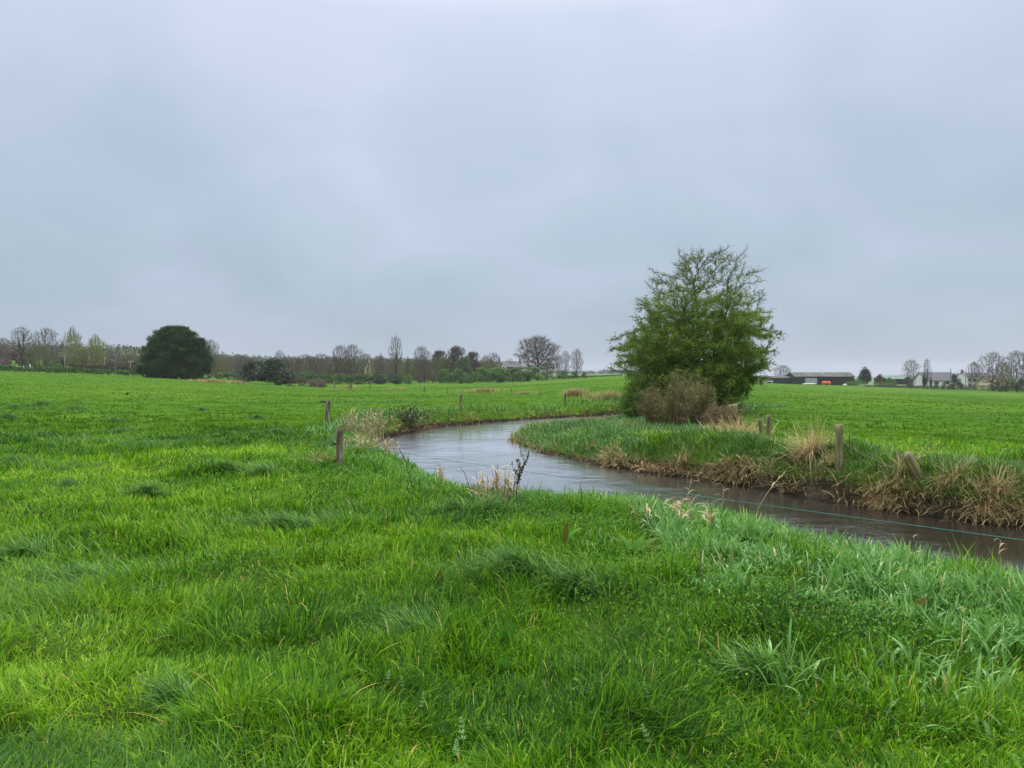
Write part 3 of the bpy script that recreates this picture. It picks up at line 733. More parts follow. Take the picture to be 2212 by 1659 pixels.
dock_stem('dead_dock', 'brown dead weed stem left of the near fence post', (662, 985), .55, (.05, 0), 3, False)
dock_stem('dead_dock', 'red brown weed stem farthest left of the near fence post', (628, 990), .5, (-.1, 0), 2, False)
dock_stem('dead_dock', 'short brown weed stem just left of the near fence post', (700, 985), .5, (.05, 0), 2, False)

# dead reed stalks with folded leaves standing over the water, right foreground
def reed_single(lab, P2, H_, lean, nl):
    x_, y_, z_ = at(*P2)
    H_ *= 1.35
    o = thing('dead_reed', lab, 'dead reed', (x_, y_, z_ - .03), 0, 'single dead reeds over the near water edge')
    a_ = Acc(); l_ = Acc()
    pt = lambda s: np.array([lean * s * s * H_, 0, s * H_])
    a_.tube([pt(s) for s in np.linspace(0, 1, 7)], np.linspace(.007, .004, 7), 5, .4)
    for i in range(nl):
        s = 1 - i * .12; blades(l_, pt(s)[None], np.array([random.uniform(-.6, .6) + (0 if i % 2 else math.pi) * (random.random() < .5)]), random.uniform(.10, .2), random.uniform(.016, .024), random.uniform(.1, .6), random.uniform(1.5, 2.6), random.uniform(.6, 1), 5, np.array([random.uniform(-.5, .5)]))
    link('stalk', a_.mesh('stalk'), MAT['reedstraw'], o); link('leaf', l_.mesh('leaf'), MAT['reedstraw'], o)
reed_single('dead reed with drooping pale leaves at the right picture edge', (2155, 1290), .55, .08, 5)
reed_single('shorter dead reed left of the one at the right picture edge', (1965, 1240), .40, .12, 4)
reed_single('slender dead reed leaning right across the middle of the dark water', (1625, 1165), .62, .5, 3)
reed_single('pale dead reed at the water edge left of the slender leaning one', (1480, 1130), .42, .15, 4)
reed_single('dead reed with one folded leaf, between the slender one and the pale one', (1560, 1150), .40, .05, 4)
reed_single('short dead reed at the foot of the reed on the right picture edge', (2200, 1300), .34, -.05, 4)

# broad dock leaves
MAT['dock'] = leaf_mat('dock_leaf', [(0, (.16, .10, .02)), (.3, (.10, .17, .02)), (1, (.075, .25, .025))], .6, .3, .12)
def broad_leaf(acc, base, az, L, W, ph0, kap, t):
    n = 8; rows = []; o_ = 0; u = 0
    prof = [.12, .35, .8, 1.0, .98, .82, .55, .25, .02]
    for k in range(n + 1):
        wv = W * .5 * prof[k]; c = np.array([math.cos(az) * o_, math.sin(az) * o_, u]) + base; sdv_ = np.array([-math.sin(az), math.cos(az), 0]) * wv
        rows += [c - sdv_ + [0, 0, wv * .25], c, c + sdv_ + [0, 0, wv * .25]]
        ph = ph0 + kap * (k + .5) / n; o_ += math.sin(ph) * L / n; u += math.cos(ph) * L / n
    Q = []
    for k in range(n): b_ = 3 * k; Q += [(b_, b_ + 1, b_ + 4, b_ + 3), (b_ + 1, b_ + 2, b_ + 5, b_ + 4)]
    acc.add(np.array(rows), Q, None, t)
def dock(lab, P2, leaves):
    x_, y_, z_ = at(*P2); o = thing('dock_plant', lab, 'dock plant', (x_, y_, z_), 0, 'broad leaved docks in the grass')
    for (az, L, W, ph, kp, t_) in leaves:
        a_ = Acc(); broad_leaf(a_, np.array([.02 * math.cos(az), .02 * math.sin(az), 0.0]), az, L, W, ph, kp, t_); link('leaf', a_.mesh('leaf'), MAT['dock'], o)
dock('large dock with yellow and brown tinged leaves among the reeds', (1372, 1200), [(3.0, .34, .12, .3, 1.1, .35), (.2, .36, .12, .3, 1.3, .4), (-.6, .30, .11, .4, 1.2, .15), (2.3, .30, .10, .2, 1.0, .8), (-1.6, .30, .12, .5, 1.0, .5), (1.0, .28, .1, .3, .9, .7), (-2.4, .28, .1, .5, .9, .3)])
dock('upright dock of two leaves left of the large dock', (1218, 1180), [(-1.2, .30, .07, .05, .4, .15), (.4, .33, .07, .1, 1.8, .9)])
dock('dock of bright upright leaves in the lower middle of the meadow', (1092, 1392), [(-1.4, .20, .06, -.05, .4, .9), (-1.9, .22, .06, .1, .4, .95), (-.9, .22, .07, .1, .5, .9), (-2.4, .17, .05, .3, .4, .85)])
dock('low dock with rounded leaves below the bright upright dock', (1088, 1455), [(-1.5, .16, .08, .2, .6, .85), (-2.2, .15, .08, .5, .6, .7), (-.7, .17, .08, .5, .6, .75), (-1.8, .14, .08, .9, .3, .95)])
dock('dock with a broad brownish leaf toward the right edge', (1950, 1345), [(.1, .30, .10, .5, .9, .1), (2.6, .22, .08, .4, .9, .2), (-.7, .24, .08, .6, .8, .5)])
dock('small dock with one red brown leaf left of the large tussock', (948, 1268), [(-1.3, .16, .05, .1, .3, .1), (2.4, .12, .04, .4, .5, .3)])
dock('dock of pale leaves at the foot of the near left fence post', (702, 1020), [(-1.2, .26, .12, .6, .9, .9), (2.6, .25, .10, .5, .9, .8), (-.2, .25, .1, .5, .9, .7), (-2.2, .25, .1, .6, .9, .6)])
# pale sprigs (young cleavers and nettle tops)
MAT['sprig'] = leaf_mat('sprig_leaf', [(0, (.10, .27, .05)), (1, (.30, .50, .18))], .5, .3, .4)
def sprig_meshes(seed):
    a_ = Acc(); l_ = Acc(); H_ = .19
    a_.tube([(0, 0, 0), (.008, 0, H_ * .5), (.0, 0.004, H_)], [.003, .0028, .002], 4, .2)
    for k, hh_ in enumerate((.08, .115, .145, .17, .19)):
        for j in range(6):
            aa = j * 1.047 + k * .5; blades(l_, np.array([[0, 0, hh_]]), np.array([aa]), .035 - .004 * k, .012, 1.0 - .12 * k, .2, random.uniform(.3, 1), 3, np.zeros(1))
    return a_.mesh('stem'), l_.mesh('leaves')
ms = sprig_meshes(1)
for (X, Y) in ((1052, 1572), (905, 1545), (870, 1520), (1405, 1530), (1000, 1610), (75, 1168), (340, 1265), (460, 1215), (615, 1330), (1415, 1610), (160, 1310), (985, 1640), (300, 1290), (830, 1500)):
    x_, y_, z_ = at(X, Y + 18)
    o = thing('weed_sprig', 'pale green weed sprig standing above the foreground grass', 'weed', (x_, y_, z_), random.random() * 6, 'pale weed sprigs in the foreground grass')
    o.scale = [random.uniform(.5, .85)] * 3; o.rotation_euler = (random.uniform(-.3, .3), random.uniform(-.3, .3), o.rotation_euler.z)
    link('stem', ms[0], MAT['sprig'], o); link('leaves', ms[1], MAT['sprig'], o)
# dark thistle-like clump out in the left field
x_, y_, z_ = at(274, 853); r_ = math.hypot(x_, y_); o = thing('thistle_clump', 'dark leafy thistle clump with pale leaf tips alone in the left field', 'weed', (x_, y_, z_))
for k in range(9):
    a_ = Acc(); broad_leaf(a_, np.zeros(3), k * .7, random.uniform(.28, .45), .16, .4, 1.0, random.choice((.05, .1, .9))); link('leaf', a_.mesh('leaf'), MAT['dock'] if k % 3 == 0 else MAT['combed'], o)
# dark leafy plant on the far left bank
x_, y_, z_ = at(880, 918); a_ = Acc()
o = thing('bramble_clump', 'dark red and green bramble clump above the bend on the left bank', 'bramble', (x_, y_, z_))
P = rng.normal(0, 1, (900, 3)) * [.45, .3, .22] + [0, 0, .25]; leafquads(a_, P, .09, 1.2, rng.uniform(0, .5, 900)); link('foliage', a_.mesh('foliage'), leaf_mat('bramble_leaf', [(0, (.05, .03, .02)), (.4, (.03, .07, .02)), (1, (.07, .15, .04))]), o)
a_ = Acc()
for k in range(14): q = rng.normal(0, .3, 3); a_.tube([(q[0] * .5, q[1] * .5, 0), (q[0], q[1], .35), (q[0] * 2, q[1] * 2 - .1, .2)], [.008, .006, .004], 4)
link('stems', a_.mesh('stems'), MAT['deadstem'], o)

# ------------------------------------------------------------------ fence posts, twine, wires
def post_mesh(H_, r_, seed, k=14, split=False):
    a_ = Acc(); rs = random.Random(seed); n = 14; V = []
    ph = [rs.uniform(-.12, .12) for _ in range(k)]
    if split: ph = [p - (.35 if j in (3, 4) else 0) for j, p in enumerate(ph)]
    for i in range(n):
        s = i / (n - 1)
        for j in range(k):
            th = 2 * math.pi * j / k; rr = r_ * (1 + ph[j] + rs.uniform(-.04, .04)) * (1 - .06 * s); zz = -.35 + (H_ + .35) * s
            if i == n - 1: zz += rs.uniform(-.012, .012) + (r_ * .25 * math.cos(th))
            V.append((rr * math.cos(th), rr * math.sin(th), zz))
    Q = [(i * k + j, i * k + (j + 1) % k, (i + 1) * k + (j + 1) % k, (i + 1) * k + j) for i in range(n - 1) for j in range(k)]
    V.append((0, 0, H_ - .01)); T = [(len(V) - 1, (n - 1) * k + j, (n - 1) * k + (j + 1) % k) for j in range(k)]
    a_.add(np.array(V), Q, T); return a_.mesh('post', True)
def post(lab, X, Yb, Yt, wpx, d, mat='post', lean=(0, 0), split=False, group='wooden posts by the river', bury=.0, insul=False):
    x_ = (X - CX) / F * d; z_ = G1(x_, d); H_ = ztop(Yt, d) - z_
    o = thing('fence_post', lab, 'fence post', (x_, d, z_), random.random() * .5, group)
    pm = link('stake', post_mesh(H_, wpx * d / F / 2, int(X * 7 + Yt), split=split), MAT[mat], o); o.rotation_euler = (lean[1], lean[0], 0)
    return o, Vector((x_, d, z_)), H_
blk = noise_mat('black_plastic', [(.3, (.02, .02, .02)), (.7, (.03, .03, .03))], 5, .4, 0)
L1, L1p, L1h = post('mossy weathered post with peeling bark, nearest on the left bank', 733, 1008, 926, 15, 13.6, lean=(.02, 0))
a_ = Acc(); a_.tube([(-.06, -.02, L1h - .27), (-.12, -.03, L1h - .27)], [.018, .018], 8); link('insulator', a_.mesh('insulator'), blk, L1)
a_ = Acc(); a_.tube([(0, 0, L1h + .0), (.005, 0, L1h + .045)], [.004, .004], 5); link('nail', a_.mesh('nail'), blk, L1)
L2, L2p, L2h = post('grey post second from the front on the left bank, with a thin stake', 708, 908, 863, 8, 26.5, lean=(.04, 0))
a_ = Acc(); a_.tube([(-.10, .02, -.2), (-.09, .02, L2h - .12)], [.02, .02], 6); link('side_stake', a_.mesh('side_stake'), MAT['post'], L2)
L3, L3p, L3h = post('grey post standing alone in the middle of the left bank', 995, 880, 850, 7, 37.5)
L4, L4p, L4h = post('slim post on the left bank beside the big hawthorn field', 1221, 872, 849, 4.5, 44)
for (X, Yb, Yt, wp, d, lab) in ((1230, 852, 843, 6, 70, 'thick dark post at the left of the tan reeds in the far ditch'), (1265, 857, 845, 2.4, 62, 'thin far ditch post between the two tan reed patches'), (1298, 866, 848, 3, 55, 'thin far ditch post in front of the reeds by the hawthorn'), (1315, 851, 840, 2, 75, 'faint far ditch post nearest the hawthorn'),
                              (1167, 852, 843, 2.6, 72, 'thin far ditch post right of the long tan reed patch'), (1105, 849, 839, 2.2, 76, 'faint far ditch post beside the long tan reed patch'), (1055, 847, 840, 2.6, 80, 'small post standing in the long tan reed patch'), (967, 846, 839, 3, 84, 'small far ditch post left of the long tan reed patch'),
                              (917, 842, 834, 2.6, 92, 'small far ditch post below the forked bare tree'), (799, 838, 832, 3.0, 110, 'small far ditch post below the cream house'), (758, 836, 829, 6, 115, 'short stump in the tan grass of the far ditch'), (723, 834, 828, 2.5, 125, 'small post right of the brown bramble mound'),
                              (497, 832, 825, 5, 130, 'short dark post in the rough grass right of the conifer'), (405, 825, 819, 2.4, 140, 'tiny pale post at the foot of the rounded conifer'), (555, 838, 832, 2.2, 120, 'tiny pale post in front of the ivy thicket'), (280, 816, 806, 2.5, 150, 'tiny post left of the rounded conifer'),
                              (2138, 842, 834, 3, 250, 'tiny white post in front of the right hand hedge')):
    post(lab, X, Yb, Yt, wp, d, group='small distant posts')
R1, R1p, R1h = post('upright round greenish post on the right bank', 1813, 1008, 918, 16, 14.75, 'postgreen')
R2, R2p, R2h = post('thick post leaning left on the right bank, nearest the picture edge', 1985, 1030, 972, 24, 13.5, 'postgreen', lean=(-.52, .12))
R3, R3p, R3h = post('straight post of the touching pair on the right bank', 1661, 943, 897, 11, 20.5, 'postgreen')
R3b, _, _ = post('leaning post of the touching pair on the right bank', 1649, 943, 905, 10, 20.3, 'postgreen', lean=(-.16, 0))
R4, R4p, R4h = post('broad split stump post in the bleached grass by the hawthorn', 1582, 918, 874, 23, 25.5, 'postgreen', split=True)
R5, R5p, R5h = post('thin post hard against the right of the split stump', 1601, 915, 884, 6, 26.5, 'postgreen')
R6, _, _ = post('slim stake left of the split stump, half hidden by bramble', 1544, 912, 868, 5, 27, 'post')
R7, _, _ = post('short stake between the slim stake and the split stump', 1560, 908, 878, 4.5, 27.5, 'postgreen')
def strand(name, lab, cat, pts, rad, mat, sag=.03, group=None):
    P = []
    for a_, b_ in zip(pts[:-1], pts[1:]):
        for k in range(14):
            s = k / 14; q = Vector(a_).lerp(Vector(b_), s); q.z -= 4 * sag * s * (1 - s); P.append(tuple(q))
    P.append(tuple(pts[-1])); ac = Acc(); ac.tube(P, rad, 5); return tag(link(name, ac.mesh(name), mat), lab, cat, group)
MAT['twine'] = noise_mat('teal_twine', [(.3, (.03, .19, .17)), (.7, (.05, .28, .25))], 300, .6, 0)
MAT['wire'] = noise_mat('galvanised_wire', [(.3, (.10, .105, .10)), (.7, (.20, .21, .20))], 30, .5, 0)
l1 = L1p + Vector((-.10, -.03, L1h - .27))
strand('fence_twine', 'thin teal electric twine strung low over the river from the left post', 'twine', [l1 + Vector((.13, 0, 0)), (3.5, 5.3, .55), (5.2, 3.05, .6)], .0026, MAT['twine'], .02)
strand('fence_twine', 'pale green twine sloping between the two nearest left posts', 'twine', [l1, L2p + Vector((-.02, -.06, L2h - .15))], .0035, MAT['twine'], .03)
strand('fence_twine', 'twine running on from the second left post toward the bend', 'twine', [L2p + Vector((0, 0, L2h - .15)), L3p + Vector((0, 0, L3h - .15)), L4p + Vector((0, 0, L4h - .15))], .004, MAT['twine'], .04)
PO = thing('fence_post', 'weathered post holding the near end of the twine', 'fence post', (5.2, 3.1, G1(5.2, 3.1)), 0, 'wooden posts by the river'); link('stake', post_mesh(.75, .05, 5), MAT['post'], PO)
r2top = R2p + Vector((-.30, 0, R2h * .75))
for dz, lab in ((-.06, 'upper'), (-.30, 'lower')):
    strand('fence_wire', lab + ' galvanised wire linking the posts of the right bank', 'wire', [R2p + Vector((-.30 + dz * -.3, 0, R2h * .8 + dz)), R1p + Vector((.03, 0, R1h + dz)), R3p + Vector((0.02, 0, R3h + dz)), R5p + Vector((0, 0, R5h + dz + .02)), (8.6, 31.5, .75 + dz)], .0035, MAT['wire'], .05)
strand('fence_wire', 'wire running off right from the leaning post toward the field', 'wire', [R2p + Vector((-.28, 0, R2h * .72)), (10.6, 12.4, .25), (13.5, 11.0, .4)], .003, MAT['wire'], .05)

# ------------------------------------------------------------------ trees: space colonisation skeletons
def grow(attr, roots, step, infl, kill, iters=90, jitter=.25, seed=1, grav=0.0):
    """attr (N,3) attraction points, roots list of (pos,parent). returns nodes, parents"""
    rg = np.random.default_rng(seed)
    N = [np.array(p, float) for p, _ in roots]; par = [q for _, q in roots]
    A = attr.copy(); nodes = np.array(N)
    best = np.full(len(A), 1e9); bi = np.zeros(len(A), int)
    def upd(i0):
        nonlocal best, bi
        new = np.array(N[i0:]);
        if not len(new): return
        d = np.linalg.norm(A[:, None, :] - new[None], axis=2); j = d.argmin(1); dm = d[np.arange(len(A)), j]
        m = dm < best; best = np.where(m, dm, best); bi = np.where(m, j + i0, bi)
    upd(0)
    for it in range(iters):
        if not len(A): break
        act = best < infl
        if not act.any(): infl *= 1.5; continue
        ids = np.unique(bi[act]); i0 = len(N)
        dirs = A[act] - np.array(N)[bi[act]]; dirs /= np.linalg.norm(dirs, axis=1)[:, None] + 1e-9
        acc = np.zeros((len(N), 3)); np.add.at(acc, bi[act], dirs)
        for i in ids:
            v = acc[i]; l = np.linalg.norm(v)
            if l < 1e-6: continue
            v = v / l + rg.normal(0, jitter, 3) + np.array([0, 0, grav]); v /= np.linalg.norm(v)
            N.append(N[i] + v * step); par.append(int(i))
        if len(N) == i0: break
        upd(i0)
        k = best > kill; A, best, bi = A[k], best[k], bi[k]
        if len(N) > 9000: break
    return np.array(N), np.array(par)
def pipe(par, tip, expo=2.2, mx=None):
    n = len(par); a_ = np.zeros(n); ch = np.zeros(n, int)
    for i in range(n - 1, -1, -1):
        if ch[i] == 0: a_[i] = tip ** expo
        if par[i] >= 0: a_[par[i]] += a_[i]; ch[par[i]] += 1
    r = a_ ** (1 / expo)
    if mx: r = np.minimum(r, mx)
    return r, ch
def frusta(acc, A, Bp, ra, rb, k=4, t=.5):
    n = len(A)
    if n == 0: return
    T = Bp - A; l = np.linalg.norm(T, axis=1)[:, None] + 1e-9; T = T / l
    ref = np.where(np.abs(T[:, 2:3]) < .9, np.array([[0, 0, 1.0]]), np.array([[1.0, 0, 0]])); u = np.cross(T, ref); u /= np.linalg.norm(u, axis=1)[:, None] + 1e-9; v = np.cross(T, u)
    rows = []
    for (Pp, rr) in ((A, ra), (Bp, rb)):
        for j in range(k):
            th = 2 * math.pi * j / k; rows.append(Pp + (np.cos(th) * u + np.sin(th) * v) * np.broadcast_to(rr, (n,))[:, None])
    V = np.stack(rows, 1).reshape(-1, 3); b_ = np.arange(n)[:, None] * 2 * k
    Q = np.concatenate([b_ + np.array([[j, (j + 1) % k, k + (j + 1) % k, k + j]]) for j in range(k)])
    acc.add(V, Q, None, np.repeat(np.broadcast_to(t, (n,)), 2 * k))
def tree_meshes(nodes, par, rad, ch, thr, twig_n=3, twig_l=.03, twig_r=.0012, up=.3, seed=2, k_big=7):
    rg = np.random.default_rng(seed)
    c = np.where(par >= 0)[0]; A = nodes[par[c]]; Bp = nodes[c]; ra = np.minimum(rad[par[c]], rad[c] * 1.6); rb = rad[c]
    big = rb > thr; tr = Acc(); cr = Acc()
    frusta(tr, A[big], Bp[big], ra[big], rb[big], k_big); frusta(cr, A[~big], Bp[~big], ra[~big], rb[~big], 3, rg.uniform(0, .5, (~big).sum()))
    if twig_n:
        tips = c[(rad[c] < thr * .6)]
        ends = []
        for rep in range(twig_n):
            p0 = nodes[tips]; d = nodes[tips] - nodes[par[tips]]; d /= np.linalg.norm(d, axis=1)[:, None] + 1e-9
            d = d + rg.normal(0, .6, d.shape) + [0, 0, up]; d /= np.linalg.norm(d, axis=1)[:, None]
            l = twig_l * rg.uniform(.5, 1.4, len(tips))[:, None]; p1 = p0 + d * l
            frusta(cr, p0, p1, twig_r, twig_r * .6, 3, rg.uniform(0, 1, len(tips)))
            d2 = d + rg.normal(0, .5, d.shape) + [0, 0, up * .5]; d2 /= np.linalg.norm(d2, axis=1)[:, None]
            p2 = p1 + d2 * l * .8; frusta(cr, p1, p2, twig_r * .6, twig_r * .4, 3, rg.uniform(0, 1, len(tips))); ends.append((p1, p2))
    return tr, cr
def unit_attr(n, prof, seed, zmin=.2, shell=.08):
    """points in a body of revolution; prof(z)->radius"""
    rg = np.random.default_rng(seed); P = []
    while len(P) < n:
        z = rg.uniform(zmin, 1); th = rg.uniform(0, 6.28); r = prof(z) * rg.uniform(shell, 1) ** .8 * (1 + .16 * math.sin(3 * th + seed) + .1 * math.sin(7 * z * 3 + th))
        if prof(z) > 0: P.append((r * math.cos(th), r * math.sin(th), z))
    return np.array(P)
PROTO = {}
def bare_proto(key, prof, zmin, trunk, n=420, seed=1, stems=1, thr=.008, step=.028, tip=.0022, twig=(4, .035, .0016), leaves=0, leaf_s=.02, grav=0.0, ivy=0, mx=.03):
    att = unit_attr(n, prof, seed, zmin)
    rg = np.random.default_rng(seed + 5); roots = []
    if stems == 1:
        k = max(2, int(trunk / step))
        for i in range(k): roots.append(((.01 * math.sin(i * .8 + seed), .01 * math.cos(i * .6 + seed), i * trunk / (k - 1)), i - 1))
    else:
        roots.append(((0, 0, 0), -1))
        for s in range(stems):
            aa = 6.28 * s / stems + rg.uniform(-.4, .4); prev = 0; k = max(3, int(trunk / step)); sp = rg.uniform(.35, 1) * .35 * trunk
            for i in range(1, k):
                f = i / (k - 1); roots.append(((math.cos(aa) * sp * f + .02 * math.cos(aa) * (i > 0), math.sin(aa) * sp * f, trunk * f), prev)); prev = len(roots) - 1
    nodes, par = grow(att, roots, step, .30, step * 2.0, 80, .14, seed, grav)
    rad, ch = pipe(par, tip, 2.3, mx)
    tr, cr = tree_meshes(nodes, par, rad, ch, thr, twig[0], twig[1], twig[2], .35, seed, 6)
    d = dict(trunk=tr.mesh('trunk'), crown=cr.mesh('crown'))
    if leaves:
        tips = np.where(rad < thr * .8)[0]; q = nodes[rg.choice(tips, leaves)] + rg.normal(0, .018, (leaves, 3)); lf = Acc(); leafquads(lf, q, rg.uniform(.6, 1.3, leaves) * leaf_s, 1.4, rg.uniform(0, 1, leaves)); d['leaves'] = lf.mesh('leaves')
    if ivy:
        iv = Acc()
        for k in range(ivy):
            bigs = np.where((rad > thr * .8) & (nodes[:, 2] > .15) & (nodes[:, 2] < .85))[0]; c0 = nodes[rg.choice(bigs)]; m_ = 260; q = c0 + rg.normal(0, 1, (m_, 3)) * [.022, .022, .05]; leafquads(iv, q, .02, 1.4, rg.uniform(0, 1, m_))
        d['ivy'] = iv.mesh('ivy')
    PROTO[key] = d
rnd = lambda z, z0, z1, w_: w_ * math.sqrt(max(0, 1 - ((z - (z0 + z1) / 2) / ((z1 - z0) / 2)) ** 2))
bare_proto('round', lambda z: rnd(z, .16, 1.0, .5), .2, .26, 1500, 3)
bare_proto('round2', lambda z: rnd(z, .12, 1.0, .5) * (.8 + .2 * math.sin(9 * z)), .16, .22, 1400, 8, ivy=0)
bare_proto('ivied', lambda z: rnd(z, .30, 1.0, .5), .34, .34, 800, 12, ivy=9, twig=(3, .04, .0018))
bare_proto('fan', lambda z: .5 * min(1, .25 + z * .95) * math.sqrt(max(0, 1 - max(0, (z - .7) / .3) ** 2)), .12, .20, 1500, 21, stems=5)
bare_proto('tall', lambda z: rnd(z, .30, 1.0, .5) * (.75 + .25 * math.sin(5 * z + 1)), .28, .36, 1300, 31, ivy=4)
bare_proto('spread', lambda z: .5 * (math.sqrt(max(0, 1 - max(0, (z - .60) / .40) ** 2)) if z > .60 else .80 + .5 * (z - .2)), .24, .42, 1700, 44, thr=.007, step=.022, twig=(5, .05, .0015), mx=.034)
bare_proto('broad', lambda z: rnd(z, .10, 1.0, .5), .14, .16, 1500, 55, stems=3, leaves=2200, leaf_s=.016)
bare_proto('poplar', lambda z: .5 * (.6 + .4 * math.sin(z * 3)) * math.sqrt(max(0, 1 - max(0, (z - .6) / .4) ** 2)), .1, .2, 900, 66, stems=6, leaves=6500, leaf_s=.022, grav=.6, twig=(4, .05, .0014))
MAT['ivy'] = leaf_mat('ivy_leaf', [(0, (.018, .040, .014)), (1, (.045, .095, .030))], .45, .1, .4)
MAT['ltrunk'] = noise_mat('pale_bark', [(.3, (.10, .095, .075)), (.7, (.24, .22, .18))], 6, .9, .3)
MAT['twig_brown'] = leaf_mat('brown_twigs', [(0, (.055, .040, .032)), (.5, (.115, .085, .066)), (1, (.19, .15, .115))], .85, 0, .2)
MAT['twig_grey'] = leaf_mat('grey_twigs', [(0, (.065, .058, .048)), (.5, (.135, .12, .10)), (1, (.22, .20, .165))], .85, 0, .2)
MAT['twig_mauve'] = leaf_mat('mauve_twigs', [(0, (.085, .060, .062)), (.5, (.17, .125, .13)), (1, (.26, .21, .21))], .85, 0, .2)
MAT['twig_olive'] = leaf_mat('olive_twigs', [(0, (.060, .066, .022)), (.5, (.135, .145, .048)), (1, (.23, .245, .085))], .85, 0, .2)
MAT['bud_yellow'] = leaf_mat('yellow_buds', [(0, (.22, .28, .05)), (.5, (.34, .42, .09)), (1, (.50, .56, .16))], .6, .3, .3)
MAT['bud_olive'] = leaf_mat('olive_buds', [(0, (.07, .085, .025)), (.5, (.12, .14, .04)), (1, (.19, .22, .07))], .6, .3, .3)
def place_tree(lab, key, X, Yt, w_, d, tw='baretwig', bud='bud_olive', trunkm='bark', name='bare_tree', cat='tree', group='bare trees along the skyline', k=1.0, dy=0.0, base_drop=.3):
    d = d + dy; x_ = (X - CX) / F * d; z_ = G1(x_, d); H_ = ztop(Yt, d) - z_; W_ = w_ * d / F
    o = thing(name, lab, cat, (x_, d, z_ - base_drop), random.uniform(0, 6.28), group)
    o.scale = (W_ * k, W_ * k, H_ + base_drop)
    P_ = PROTO[key]
    for part, mt in (('trunk', trunkm), ('crown', tw), ('leaves', bud), ('ivy', 'ivy')):
        if part in P_:
            c = bpy.data.objects.new(part, P_[part]); COL.objects.link(c); c.parent = o
            if not P_[part].materials: P_[part].materials.append(MAT[mt])
            c.material_slots[0].link = 'OBJECT'; c.material_slots[0].material = MAT[mt]
    return o

# leafy masses
def blob_mesh(name, n, seed, K=22, size=.05, prof=None, droop=0.0, flat=1.0, inner=.25, aspect=.7, base=.02):
    rg = np.random.default_rng(seed); c = []
    while len(c) < K:
        p_ = rg.uniform(-1, 1, 3); l_ = np.linalg.norm(p_)
        if l_ < 1 and l_ > .35: c.append(p_)
    c = np.array(c); c = c * [.36, .36, .36] + [0, 0, .5]
    if prof is None:
        zz_ = rg.uniform(.10, .86, K); aa_ = rg.uniform(0, 6.28, K); rr_ = .40 * np.sqrt(np.clip(1 - ((zz_ - .28) / .62) ** 2, 0, 1)) * rg.uniform(.45, 1, K); c = np.stack([rr_ * np.cos(aa_), rr_ * np.sin(aa_), zz_], 1)
    if prof: 
        for q in c: f = prof(q[2]); l_ = math.hypot(q[0], q[1]) + 1e-6; q[0] *= f * .8 / .36 * (1 if l_ < .36 else .36 / l_); q[1] *= f * .8 / .36
    br = rg.uniform(.10, .19, K)
    which = rg.integers(0, K, n); dv = rg.normal(0, 1, (n, 3)); dv /= np.linalg.norm(dv, axis=1)[:, None]
    rr = br[which] * rg.uniform(inner, 1, n) ** .4
    P_ = c[which] + dv * rr[:, None] * [1, 1, flat]
    P_[:, 2] = np.clip(P_[:, 2], base, 1.0) 
    a_ = Acc(); leafquads(a_, P_, size * rg.uniform(.6, 1.4, n), 1.1, np.clip(.5 + rg.normal(0, .2, n) + (c[which][:, 0] * 0) + (rg.random(K)[which] - .5) * .5, 0, 1), aspect)
    return a_.mesh(name)
BL = [blob_mesh('foliage', 3600, s_, 26, .045) for s_ in (1, 2, 3)]
BLW = [blob_mesh('foliage', 3600, s_, 26, .04, flat=.8) for s_ in (5, 6)]
CONE = blob_mesh('foliage', 5200, 9, 44, .04, prof=lambda z: .42 * (1.08 - z) + .06, flat=1.0)
MAT['f_green'] = leaf_mat('shrub_green', [(0, (.045, .125, .016)), (.5, (.10, .230, .028)), (1, (.19, .33, .05))], .6, .25, .25)
MAT['f_mid'] = leaf_mat('shrub_mid_green', [(0, (.030, .088, .016)), (.5, (.066, .165, .028)), (1, (.13, .25, .045))], .6, .2, .25)
MAT['f_dark'] = leaf_mat('evergreen_dark', [(0, (.010, .024, .014)), (.5, (.020, .048, .026)), (1, (.040, .080, .040))], .6, .1, .25)
MAT['f_olive'] = leaf_mat('shrub_olive', [(0, (.045, .048, .020)), (.5, (.085, .092, .038)), (1, (.14, .15, .06))], .7, .15, .2)
MAT['f_brown'] = leaf_mat('shrub_brown', [(0, (.040, .028, .022)), (.5, (.085, .060, .045)), (1, (.15, .11, .08))], .8, .05, .2)
MAT['f_red'] = leaf_mat('shrub_russet', [(0, (.075, .032, .022)), (.5, (.15, .065, .042)), (1, (.23, .12, .08))], .7, .1, .2)
MAT['f_pink'] = leaf_mat('shrub_pinkish', [(0, (.11, .055, .055)), (.5, (.19, .11, .10)), (1, (.27, .18, .16))], .7, .1, .2)
def shrub(lab, X, Yt, w_, d, mat, name='shrub', cat='shrub', group=None, mesh=None, dy=0, drop=.15, depth=1.0, Yb=None):
    x_ = (X - CX) / F * d; z_ = G1(x_, d) if Yb is None else ztop(Yb, d); H_ = ztop(Yt, d) - z_ + drop; W_ = w_ * d / F * 1.06
    me = mesh or random.choice(BL)
    o = thing(name, lab, cat, (x_, d, z_ - drop), random.uniform(0, 6.28) if depth == 1.0 else 0, group)
    o.scale = (W_, W_ * depth, H_)
    c = bpy.data.objects.new('foliage', me); COL.objects.link(c); c.parent = o
    if not me.materials: me.materials.append(MAT[mat])
    c.material_slots[0].link = 'OBJECT'; c.material_slots[0].material = MAT[mat]
    return o
